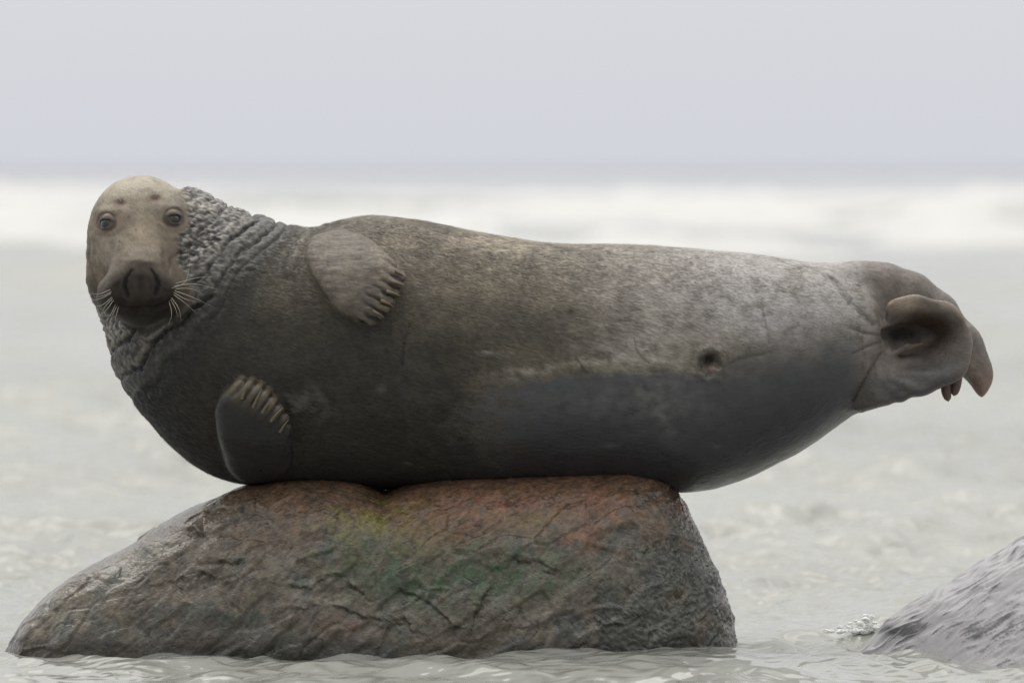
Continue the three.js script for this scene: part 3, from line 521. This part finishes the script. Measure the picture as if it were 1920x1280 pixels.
      f = mixC(f, [0.016, 0.0125, 0.0105], clamp(2.3 * spot(x, y, muzzleC[0] - 3, muzzleC[1] + 13, 66, 45)) * clamp(0.95 + 0.4 * n2));
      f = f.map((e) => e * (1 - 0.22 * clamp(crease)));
      f = mixC(f, [0.022, 0.019, 0.017], 0.9 * sstep(574, 584, y) * sstep(75, 55, Math.abs(X)));
      f = mixC(f, [0.026, 0.022, 0.019], clamp(spot(x, y, muzzleC[0], 494, 30, 9)) * 0.7);
      f = mixC(f, [0.060, 0.044, 0.038], clamp(0.7 * spot(x, y, muzzleC[0] - 11, 530, 7, 20) + 0.7 * spot(x, y, muzzleC[0] + 11, 528, 7, 20)));
      f = mixC(f, [0.07, 0.055, 0.042], 0.6 * Math.exp(-(((x - 168 - Math.max(0, y - 490) * 0.35) / 4.5) ** 2)) * sstep(430, 460, y) * sstep(560, 530, y));
      f = mixC(f, [0.035, 0.033, 0.029], 0.8 * spot(x, y, muzzleC[0], 604, 62, 13));
      f = mixC(f, [0.15, 0.138, 0.12], 0.3 * Math.exp(-(((len(X, (y - 545) * 1.0) - 64) / 3.2) ** 2)) * sstep(575, 600, y));
      for (const [bx, by] of [[226, 377], [290, 369]]) { const [BX, BY] = at(bx, by, 120); f = mixC(f, [0.085, 0.042, 0.026], 0.9 * clamp(1.5 * spot(x + 5 * n3, y + 6 * n2, BX, BY, 9, 6))); }
      for (const e of eyes) f = mixC(f, [0.085, 0.068, 0.052], 0.55 * Math.exp(-(((len((x - e[0]) * 0.9, (y - e[1]) * 1.15) - 20) / 5) ** 2)));
      for (const [bx, by] of [[248, 406], [232, 452], [262, 430], [210, 440], [318, 490]]) f = mixC(f, [0.06, 0.045, 0.035], 0.6 * spot(x, y, bx, by, 3, 2.5));
      for (const e of eyes) { const r = len((x - e[0]) * 0.9, (y - e[1]) * 1.3); f = mixC(f, [0.24, 0.18, 0.135], 0.5 * Math.exp(-(((len((x - e[0]) * 0.85, (y - e[1]) * 1.2) - 20.5) / 4) ** 2))); f = mixC(f, [0.060, 0.048, 0.038], 0.85 * sstep(20, 15, r)); f = mixC(f, [0.018, 0.015, 0.014], 0.8 * Math.exp(-(((y - e[1] + 5.5) / 2.2) ** 2)) * sstep(18, 15, len(x - e[0], 0))); f = mixC(f, [0.05, 0.04, 0.034], 0.85 * Math.exp(-(((len(x - e[0], y - e[1] + 2) - 18) / 3) ** 2)) * sstep(2, -8, y - e[1])); }
      for (const l of nostrils) { let r = 99; for (let j = 0; j < 3; j++) { const [ax, ay] = l[j], [bx, by] = l[j + 1], t = clamp(((x - ax) * (bx - ax) + (y - ay) * (by - ay)) / ((bx - ax) ** 2 + (by - ay) ** 2)); r = Math.min(r, len(x - lerp(ax, bx, t), y - lerp(ay, by, t))); } f = mixC(f, [0.008, 0.007, 0.006], 0.9 * Math.exp(-((r / 3.8) ** 2))); f = mixC(f, [0.055, 0.042, 0.036], 0.5 * Math.exp(-(((r - 8) / 3) ** 2))); }
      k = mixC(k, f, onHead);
    }
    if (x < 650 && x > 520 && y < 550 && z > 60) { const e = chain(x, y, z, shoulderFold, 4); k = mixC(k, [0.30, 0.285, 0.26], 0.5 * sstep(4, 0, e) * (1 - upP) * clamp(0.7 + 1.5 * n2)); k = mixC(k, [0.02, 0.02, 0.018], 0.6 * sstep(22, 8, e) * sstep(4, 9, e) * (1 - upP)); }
    if (upP > 0) {
      let f = mixC([0.100, 0.085, 0.067], [0.175, 0.150, 0.118], clamp(0.5 + 1.6 * n2 + n1)); f = mixC(f, [0.21, 0.165, 0.12], sstep(690, 750, x) * 0.7 * clamp(0.7 + 2 * n2)); f = mixC(f, [0.09, 0.08, 0.068], 0.55 * spot(x, y, 650, 530, 60, 30) * clamp(0.6 + 2 * n2)); f = mixC(f, [0.06, 0.05, 0.04], 0.5 * spot(x, y, 690, 560, 26, 26) * (1 + 2 * n2));
      f = mixC(f, [0.010, 0.009, 0.008], clamp(gap * 2.0)); k = mixC(k, f, upP);
    }
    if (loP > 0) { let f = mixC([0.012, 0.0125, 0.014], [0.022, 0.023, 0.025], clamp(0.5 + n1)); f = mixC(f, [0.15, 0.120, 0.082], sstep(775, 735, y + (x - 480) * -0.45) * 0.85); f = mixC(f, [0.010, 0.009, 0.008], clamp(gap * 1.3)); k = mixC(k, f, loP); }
    if (hind > 0) {
      let f = mixC([0.15, 0.13, 0.115], [0.21, 0.183, 0.163], clamp(0.5 + 1.2 * n2));
      f = mixC(f, [0.21, 0.13, 0.095], 0.75 * sstep(1800, 1850, x) * sstep(670, 730, y));
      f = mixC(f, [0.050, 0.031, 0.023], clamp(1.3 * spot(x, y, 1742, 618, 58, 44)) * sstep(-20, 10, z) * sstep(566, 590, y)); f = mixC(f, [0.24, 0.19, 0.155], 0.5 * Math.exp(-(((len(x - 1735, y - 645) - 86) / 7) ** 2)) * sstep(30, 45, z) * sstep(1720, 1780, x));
      f = mixC(f, [0.38, 0.30, 0.235], 0.9 * spot(x, y, 1692, 567, 34, 14) * sstep(25, 45, z));
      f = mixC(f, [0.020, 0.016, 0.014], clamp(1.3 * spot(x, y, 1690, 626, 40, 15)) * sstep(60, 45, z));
      f = mixC(f, [0.16, 0.10, 0.068], 0.5 * Math.exp(-(((y - (690 - (x - 1636) * 0.5)) / 5) ** 2)) * clamp(0.6 + 2 * n2) * sstep(1620, 1650, x) * sstep(1760, 1720, x));
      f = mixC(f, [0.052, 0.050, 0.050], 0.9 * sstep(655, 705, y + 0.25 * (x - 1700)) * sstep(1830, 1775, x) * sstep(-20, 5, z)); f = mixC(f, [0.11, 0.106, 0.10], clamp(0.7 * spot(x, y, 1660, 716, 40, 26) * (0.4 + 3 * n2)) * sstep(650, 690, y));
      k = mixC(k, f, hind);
    }
    for (const M of MARKS) if (Math.abs(x - M[0]) < M[2] * 3 && Math.abs(y - M[1]) < M[3] * 3 && z > 40) k = mixC(k, M[4], M[5] * spot(x + 3 * n3, y + 2 * n3, M[0], M[1], M[2], M[3]) * (1 - paddles));
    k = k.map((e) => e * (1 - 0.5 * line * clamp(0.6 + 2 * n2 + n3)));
    const g = clamp(1 + (0.20 * n3 + 0.10 * fur) * (1 - 0.8 * wet) * (1 - 0.6 * onHead) * (1 - 0.5 * hind) + 0.3 * n2, 0.45, 1.8);
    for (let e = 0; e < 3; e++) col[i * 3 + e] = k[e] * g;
    rough[i] = clamp(lerp(0.50, 0.30, wet) - 0.22 * loP - 0.22 * onHead * spot(x, y, muzzleC[0], 540, 50, 40) - 0.08 * neck + 0.12 * n2, 0.2, 0.95);
    { const mz = onHead * spot(x, y, muzzleC[0], 548, 62, 52); shine[i] = clamp(0.72 + 0.45 * wet + 0.0 * loP - 0.22 * onHead - 0.2 * mz + 0.28 * onHead * spot(x, y, muzzleC[0], 530, 26, 22) - 0.1 * chest + 0.15 * hind); }
    let L = 1 - 0.97 * wet; if (onHead > 0.2) L = 0.36; if (paddles > 0.3) L = 0.26 * (1 - gap) * (loP > 0.3 ? 0 : 1); if (hind > 0.5) L = 0.3; if (neck * (1 - sstep(4.2, 5, u)) > 0.3) L = 0;
    if (onHead > 0.2 && (spot(x, y, muzzleC[0], 545, 52, 40) > 0.45 || eyes.some((e) => len(x - e[0], y - e[1]) < 25))) L = 0;
    hair[i] = z > -150 ? L : 0;
  }
  const g = toGeometry(P, index, col, rough, sealOrigin, shine, (i) => [lay[i * 2], lay[i * 2 + 1]]);
  const mat = new THREE.MeshPhysicalMaterial({ name: 'seal_pelt', vertexColors: true, roughness: 1, roughnessMap: ramp, specularIntensity: 1, specularIntensityMap: ramp, bumpMap: furRelief, bumpScale: 0.0008, sheen: 0.07, sheenColor: new THREE.Color(0.9, 0.85, 0.8), sheenRoughness: 0.4 });
  const body = shadowed(new THREE.Mesh(g, mat)); body.name = 'body'; seal.add(body);

  // short lying guard hairs
  const blade = new THREE.BufferGeometry();
  blade.setAttribute('position', new THREE.Float32BufferAttribute([0, 0, -0.5, 0, 0, 0.5, 0.55, 0.10, -0.34, 0.55, 0.10, 0.34, 1, 0.10, 0], 3)); blade.setAttribute('normal', new THREE.Float32BufferAttribute([0, 1, 0, 0, 1, 0, 0, 1, 0, 0, 1, 0, 0, 1, 0], 3)); blade.setIndex([0, 1, 2, 2, 1, 3, 2, 3, 4]);
  const GP = g.attributes.position.array, GN = g.attributes.normal.array, COUNT = 110000, mats = [], cols = [], M = new THREE.Matrix4(), X = new THREE.Vector3(), Y = new THREE.Vector3(), Z = new THREE.Vector3(), T = new THREE.Vector3();
  while (mats.length < COUNT * 16) {
    const i = Math.floor(rnd() * n), h = hair[i]; if (h <= 0.05 || GN[i * 3 + 2] < -0.35) continue;
    const x = P[i * 3], y = P[i * 3 + 1];
    Y.set(GN[i * 3], GN[i * 3 + 1], GN[i * 3 + 2]);
    if (h < 0.38 && x < 420) T.set((x - muzzleC[0]) / 90, -(y - 560) / 110, -0.4); else if (h === 0.55) T.set(rnd() - 0.3, -rnd(), rnd() - 0.5); else T.set(1, -0.28, 0);
    T.x += (rnd() - 0.5) * 0.5; T.y += (rnd() - 0.5) * 0.5; T.z += (rnd() - 0.5) * 0.3;
    T.addScaledVector(Y, -T.dot(Y)); if (T.lengthSq() < 1e-4) continue; T.normalize();
    const len0 = h * (6 + 7 * rnd()) * (x > 1150 && x < 1600 ? lerp(1, 0.5, sstep(1150, 1400, x)) : 0.85) * S, wd = (0.75 + 0.5 * rnd()) * S * (h < 0.45 ? 0.8 : 1), lift = 0.06 + 0.22 * rnd() * rnd();
    X.copy(T).addScaledVector(Y, lift).normalize(); Z.crossVectors(X, Y).normalize(); Y.crossVectors(Z, X);
    M.makeBasis(X.multiplyScalar(len0), Y.multiplyScalar(len0), Z.multiplyScalar(wd)); M.setPosition(GP[i * 3], GP[i * 3 + 1], GP[i * 3 + 2]); mats.push(...M.elements);
    const v = 0.76 + 0.46 * rnd(); cols.push(col[i * 3] * v, col[i * 3 + 1] * v, col[i * 3 + 2] * v * 0.98);
  }
  const fur = new THREE.InstancedMesh(blade, new THREE.MeshStandardMaterial({ name: 'guard_hair', color: 0xffffff, roughness: 0.8, side: THREE.DoubleSide }), COUNT);
  fur.instanceMatrix = new THREE.InstancedBufferAttribute(new Float32Array(mats), 16); fur.instanceColor = new THREE.InstancedBufferAttribute(new Float32Array(cols), 3);
  fur.name = 'fur'; fur.userData = { kind: 'stuff' }; shadowed(fur); seal.add(fur);
}
// eyes, claws, whiskers
const onBody = (px, py, guess = 240) => { let z = guess, x = 0, y = 0; for (let i = 0; i < 4; i++) { [x, y] = at(px, py, z); z = marchZ(bodyField, x, y); } return [x, y, z]; };
const local = (p) => m3(p[0], p[1], p[2]).sub(sealOrigin);
{
  const iris = new THREE.MeshPhysicalMaterial({ name: 'eye_iris', color: new THREE.Color().setRGB(0.052, 0.054, 0.058), roughness: 0.28 });
  const dark = new THREE.MeshPhysicalMaterial({ name: 'eye_pupil', color: new THREE.Color().setRGB(0.026, 0.027, 0.029), roughness: 0.3 });
  const ball = new THREE.SphereGeometry(15.2 * S, 40, 28), pup = new THREE.SphereGeometry(9.5 * S, 28, 16); pup.scale(0.8, 1, 0.5);
  eyes.forEach((e) => {
    const o = shadowed(new THREE.Mesh(ball, iris)), g = new THREE.Vector3(e[3][0], -e[3][1], e[3][2]), look = g.clone().add(new THREE.Vector3(0, 0, 0.6)).normalize(); o.name = 'eye'; o.position.copy(local(e)).addScaledVector(g, -6.2 * S); seal.add(o);
    const p = shadowed(new THREE.Mesh(pup, dark)); p.name = 'pupil'; p.position.copy(look).multiplyScalar(10.9 * S); p.quaternion.setFromUnitVectors(new THREE.Vector3(0, 0, 1), look); o.add(p);
  });
}
function horn(points, r0, material, parent, name = 'claw', blunt = false) {
  const path = new THREE.CatmullRomCurve3(points.map(local)), n = 12, g = new THREE.TubeGeometry(path, n, r0 * S, 8, false), p = g.attributes.position, c = path.getPoints(n);
  for (let i = 0; i <= n; i++) { const k = (blunt ? Math.sqrt(Math.max(0, 1 - (i / n) ** 5)) : Math.sqrt(Math.max(0, 1 - (i / n) ** 1.6)) * (0.75 + 0.25 * Math.cos(i / n * 3))) + 0.02; for (let j = 0; j < 9; j++) { const v = i * 9 + j; p.setXYZ(v, lerp(c[i].x, p.getX(v), k), lerp(c[i].y, p.getY(v), k), lerp(c[i].z, p.getZ(v), k)); } }
  g.computeVertexNormals();
  const o = shadowed(new THREE.Mesh(g, material)); o.name = name; parent.add(o); return o;
}
const clawMat = new THREE.MeshPhysicalMaterial({ name: 'claw_horn', color: new THREE.Color().setRGB(0.13, 0.095, 0.065), roughness: 0.4 });
const clawPale = new THREE.MeshPhysicalMaterial({ name: 'claw_pale_horn', color: new THREE.Color().setRGB(0.13, 0.105, 0.072), roughness: 0.4 });
for (const [a, b] of [[[741, 508], [763, 521]], [[732, 527], [760, 536]], [[724, 546], [752, 555]], [[713, 563], [740, 575]], [[698, 583], [722, 596]]]) {
  const A = onBody(...a), B = onBody(...b); A[2] += 0; B[2] = Math.max(B[2], A[2] - 10) + 2;
  horn([A, [(A[0] + B[0]) / 2, (A[1] + B[1]) / 2 - 1, (A[2] + B[2]) / 2 + 4], B], 3.8, clawMat, seal);
}
for (const [a, b] of [[[453, 748], [467, 713]], [[474, 764], [492, 727]], [[491, 774], [511, 745]], [[507, 790], [531, 763]], [[524, 810], [542, 785]]]) {
  const A = onBody(...a), B = onBody(...b); B[2] = A[2] + 2;
  horn([A, [(A[0] + B[0]) / 2 - 1, (A[1] + B[1]) / 2, A[2] + 6], B], 3.0, clawPale, seal);
}
for (const pts of [[[1780, 704, 20], [1773, 726, 28], [1778, 752, 28]], [[1796, 698, 20], [1793, 718, 24], [1788, 742, 24]]]) horn(pts, 9.5, new THREE.MeshPhysicalMaterial({ name: 'toe_skin', color: new THREE.Color().setRGB(0.095, 0.06, 0.05), roughness: 0.5 }), seal, 'hind_toe', true);
{
  const mat = new THREE.MeshPhysicalMaterial({ name: 'whisker_hair', color: new THREE.Color().setRGB(0.62, 0.58, 0.50), roughness: 0.4, transmission: 0.3 });
  const W = [[[206, 543], [184, 551], [160, 548]], [[207, 550], [186, 560], [163, 562]], [[209, 557], [192, 571], [170, 577]], [[212, 563], [198, 582], [180, 596]], [[216, 570], [207, 590], [196, 603]], [[222, 574], [217, 594], [214, 608]],
    [[326, 536], [366, 532], [409, 542]], [[327, 545], [362, 557], [400, 575]], [[322, 540], [348, 527], [358, 478]], [[325, 552], [350, 570], [371, 590]], [[321, 558], [336, 580], [340, 604]], [[316, 564], [322, 590], [314, 612]], [[329, 531], [372, 520], [404, 518]],
    [[208, 547], [190, 555], [176, 556]], [[210, 560], [196, 576], [188, 590]], [[219, 572], [212, 588], [206, 600]], [[325, 548], [352, 562], [378, 566]], [[328, 541], [358, 541], [384, 552]], [[319, 561], [330, 580], [334, 596]],
    [[226, 378], [221, 370], [214, 366]], [[290, 369], [297, 361], [305, 358]]];
  for (const w of W) {
    const A = onBody(...w[0]), far = w[0][1] < 400 ? 16 : 34, pts = [A, [...at(w[1][0], w[1][1], A[2]).slice(0, 2), A[2] + far * 0.55], [...at(w[2][0], w[2][1], A[2]).slice(0, 2), A[2] + far * 0.5]];
    horn(pts, 0.5, mat, seal, 'whisker');
  }
}
scene.add(tag(seal, 'large grey seal lying on its side on the boulder, face turned this way', 'seal'));

// ------------------------------------------------------------------ the sea
const waves = [];
for (let i = 0; i < 64; i++) {
  const L = 0.09 * Math.pow(5.5 / 0.09, (i + rnd()) / 64), k = 2 * Math.PI / L, th = (rnd() + rnd() + rnd() - 1.5) * (L < 1 ? 1.9 : 1.3) + Math.PI / 2 + 0.2, st = (L < 0.14 ? 0.034 : L < 0.8 ? 0.086 : L < 3 ? 0.048 : 0.032);
  waves.push([L, k * Math.cos(th), k * Math.sin(th), st / k, rnd() * 6.283]);
}
const SWELL = [[62, 0.9], [78, 0.7], [101, 1.0], [128, 0.9], [161, 1.15], [205, 1.25], [262, 1.35], [340, 1.4]];   // metres behind the seal, height
const surfAt = (X, d) => {   // height and foam of the breaking swell
  let h = 0, foam = 0;
  if (d > 30) SWELL.forEach(([D0, A], n) => {
    const dd = d - D0 - 6 * noise(X / 22, n * 7.3, 2.2) - 2 * noise(X / 6, n * 3.1, 8.2), e = dd / (dd < 0 ? 2.4 : 6), up = Math.exp(-e * e) * A * 0.46 * clamp(0.62 + 1.5 * noise(X / 14, n * 5.1, 0.5), 0.12, 1.3);
    h += up;
    if (n > 1) { const env = Math.exp(-(((dd + 6) / (n > 5 ? 16 : n === 3 ? 11 : 14)) ** 2)); foam = Math.max(foam, sstep(0.25, 0.8, env * (0.52 + 3.0 * fbm(X / 7.5, n * 9.7, d / 16, 4) + (n > 3 ? 0.02 : n > 2 ? -0.08 : -0.26)))); }
  });
  return [h, foam];
};
function waterH(X, Z, step) {
  const wx = X + 0.07 * noise(X * 1.7, Z * 1.7, 3.3) + 0.02 * noise(X * 6, Z * 6, 1.3), wz = Z + 0.07 * noise(X * 1.7, Z * 1.7, 7.7) + 0.02 * noise(X * 6, Z * 6, 5.3);
  let h = 0;
  for (const w of waves) { if (w[0] < step * 2.5) continue; const s = Math.sin(wx * w[1] + wz * w[2] + w[4]); h += w[3] * (w[0] > 0.8 ? lerp(0.22, 1.05, clamp((D - Z - 21) / 9)) : w[0] > 0.38 ? lerp(0.5, 1.05, clamp((D - Z - 20.5) / 3)) : 1.2) * (Math.exp(0.8 * s) - 1.17) * clamp((w[0] / step - 2.5) / 2); }
  return h * (0.8 + 0.5 * noise(X * 0.6, Z * 0.6, 9.1));
}
{
  const zs = [];   // metres toward the camera; rows get sparser with distance
  for (let z = 60; z > 3; z -= 1.5) zs.push(z);
  for (let z = 3; z > 1.6; z -= 0.06) zs.push(z);
  for (let d = D - 1.6; d < 12000;) { zs.push(D - d); const py = H / d / S * D; d += (H * D / S) / (py * py) * S * 0 + d * d / (H * DIST) * (py > 720 ? 0.62 : py > 120 ? 1.0 : 0.7); }
  const us = []; for (let u = -1050; u <= 1050; u += 4.2) us.push(u);
  for (let u = 1050, s = 5; u < 26000;) { s *= 1.22; u += s; us.push(u); us.unshift(-u); }
  const R = zs.length, C = us.length, p = new Float32Array(R * C * 3), uv = new Float32Array(R * C * 2), col = new Float32Array(R * C * 3), idx = new Uint32Array((R - 1) * (C - 1) * 6);
  const fp = [], fi = [], foamOf = new Float32Array(R * C);
  for (let r = 0; r < R; r++) {
    const Z = zs[r], d = Math.max(9, D - Z), next = zs[Math.min(R - 1, r + 1)], prev = zs[Math.max(0, r - 1)], rowStep = Math.abs(prev - next) / 2;
    for (let c = 0; c < C; c++) {
      const X = us[c] * d / DIST, colStep = Math.abs(us[Math.min(C - 1, c + 1)] - us[Math.max(0, c - 1)]) / 2 * d / DIST, i = r * C + c, step = Math.max(rowStep, colStep);
      let y = d > 9 && step < 2 ? waterH(X, Z, step) : 0, f = 0;
      if (Math.abs(us[c]) < 3500 && d > 40) { const s = surfAt(X, d - D); y += s[0]; f = s[1]; }
      foamOf[i] = f;
      const wash = d > 40 ? Math.exp(-(((Math.min(d, 250) - 250) / 105) ** 2)) * (0.55 + 2.2 * fbm(X / 7, d / 11, 4.4, 3)) : 0;
      p[i * 3] = X; p[i * 3 + 1] = y; p[i * 3 + 2] = Z; uv[i * 2] = X / 1.7; uv[i * 2 + 1] = Z / 1.7;
      const n = fbm(X / 3, Z / 6, 2.2, 2) * clamp(1.2 - d / 400), g = clamp(1 + 0.25 * n, 0.7, 1.3);
      const w = clamp(wash), gg = g; col[i * 3] = lerp(0.315 * gg, 0.56, w); col[i * 3 + 1] = lerp(0.322 * gg, 0.56, w); col[i * 3 + 2] = lerp(0.295 * gg, 0.55, w);   // old foam whitens the water between the breakers
      if (r && c) { const t = ((r - 1) * (C - 1) + c - 1) * 6, a = i - C - 1, b = i - C, e = i - 1; idx.set([a, b, e, b, i, e], t); }
    }
  }
  const g = new THREE.BufferGeometry();
  g.setAttribute('position', new THREE.BufferAttribute(p, 3)); g.setAttribute('uv', new THREE.BufferAttribute(uv, 2)); g.setAttribute('color', new THREE.BufferAttribute(col, 3)); g.setIndex(new THREE.BufferAttribute(idx, 1)); g.computeVertexNormals();
  const NB = 512, bd = new Uint8Array(NB * NB * 4);   // capillary ripples, tileable
  const bw = []; for (let i = 0; i < 70; i++) { const a = rnd() * 6.283, m = 6 * Math.pow(9, rnd()); bw.push([Math.round(m * Math.cos(a)), Math.round(m * Math.sin(a)), rnd() * 6.283, 1 / m]); }
  for (let j = 0; j < NB; j++) for (let i = 0; i < NB; i++) { let h = 0; for (const b of bw) h += b[3] * Math.sin(2 * Math.PI * (b[0] * i + b[1] * j) / NB + b[2]); const v = clamp(128 + h * 150, 0, 255); bd.set([v, v, v, 255], (j * NB + i) * 4); }
  const bump = new THREE.DataTexture(bd, NB, NB); bump.wrapS = bump.wrapT = THREE.RepeatWrapping; bump.magFilter = THREE.LinearFilter; bump.needsUpdate = true;
  const mat = new THREE.MeshPhysicalMaterial({ name: 'sea_water', vertexColors: true, roughness: 0.08, ior: 1.33, bumpMap: bump, bumpScale: 0.010 });
  const o = shadowed(new THREE.Mesh(g, mat)); o.name = 'sea';
  scene.add(tag(o, 'pale grey green sea with small ripples reaching to the horizon', 'sea', { kind: 'structure' }));

  // foam of the breakers, a lumpy layer on the swell
  const map = new Map(), fc = [];
  const vert = (i) => { if (map.has(i)) return map.get(i); const X = p[i * 3], Z = p[i * 3 + 2], f = foamOf[i], d = D - Z; map.set(i, fp.length / 3); fp.push(X, p[i * 3 + 1] - 0.06 + f * (0.12 + 0.34 * clamp(0.5 + 1.4 * fbm(X / 1.6, d / 4, 1.1, 3))), Z); return map.get(i); };
  for (let r = 1; r < R; r++) for (let c = 1; c < C; c++) {
    const i = r * C + c, a = i - C - 1, b = i - C, e = i - 1;
    if (Math.max(foamOf[a], foamOf[b], foamOf[e], foamOf[i]) < 0.02 || Math.abs(us[c]) > 3400) continue;
    const [A, B, E, I] = [a, b, e, i].map(vert); fi.push(A, B, E, B, I, E);
  }
  const fg = new THREE.BufferGeometry(); fg.setAttribute('position', new THREE.Float32BufferAttribute(fp, 3)); fg.setIndex(fi); fg.computeVertexNormals();
  const fo = shadowed(new THREE.Mesh(fg, new THREE.MeshStandardMaterial({ name: 'surf_foam', color: new THREE.Color().setRGB(0.54, 0.54, 0.528), roughness: 0.9 }))); fo.name = 'surf_foam';
  scene.add(tag(fo, 'white foam of breaking surf stretching across behind the seal', 'surf', { kind: 'stuff' }));
}
// ------------------------------------------------------------------ small splash where a ripple hits the second rock
{
  const parts = [], v = new THREE.Vector3();
  for (let i = 0; i < 260; i++) {
    const t = rnd(), r = (0.8 + 4.2 * Math.pow(rnd(), 2.8)) * S, b = new THREE.IcosahedronGeometry(r, 1), P = b.attributes.position, ph = rnd() * 9;
    for (let k = 0; k < P.count; k++) { v.fromBufferAttribute(P, k); const w = 1 + 0.35 * noise(v.x / r * 1.2 + ph, v.y / r * 1.2, v.z / r * 1.2); P.setXYZ(k, v.x * w * 1.7, v.y * w * 0.9, v.z * w); }
    const [x, , z] = at([1584, 1616, 1634][i % 3] + (rnd() + rnd() - 1) * [44, 28, 16][i % 3], 1160, -300 + (rnd() - 0.5) * 60);
    b.translate((x - 960) * S, Math.max(0.012, waterH((x - 960) * S, z * S, 0.01)) + 0.006 + 0.042 * Math.pow(rnd(), 3) * (1 - Math.abs(x - 1640) / 80), z * S); parts.push(b);
  }
  const g = mergeGeometries(parts.map((b) => { b.deleteAttribute('uv'); return b; })); g.computeVertexNormals();
  const o = shadowed(new THREE.Mesh(g, new THREE.MeshPhysicalMaterial({ name: 'splash_froth', color: new THREE.Color().setRGB(0.80, 0.81, 0.80), roughness: 0.2 }))); o.name = 'splash';
  scene.add(tag(o, 'small burst of white froth on the water left of the streaked rock', 'splash', { kind: 'stuff' }));
}
renderer.render(scene, camera);
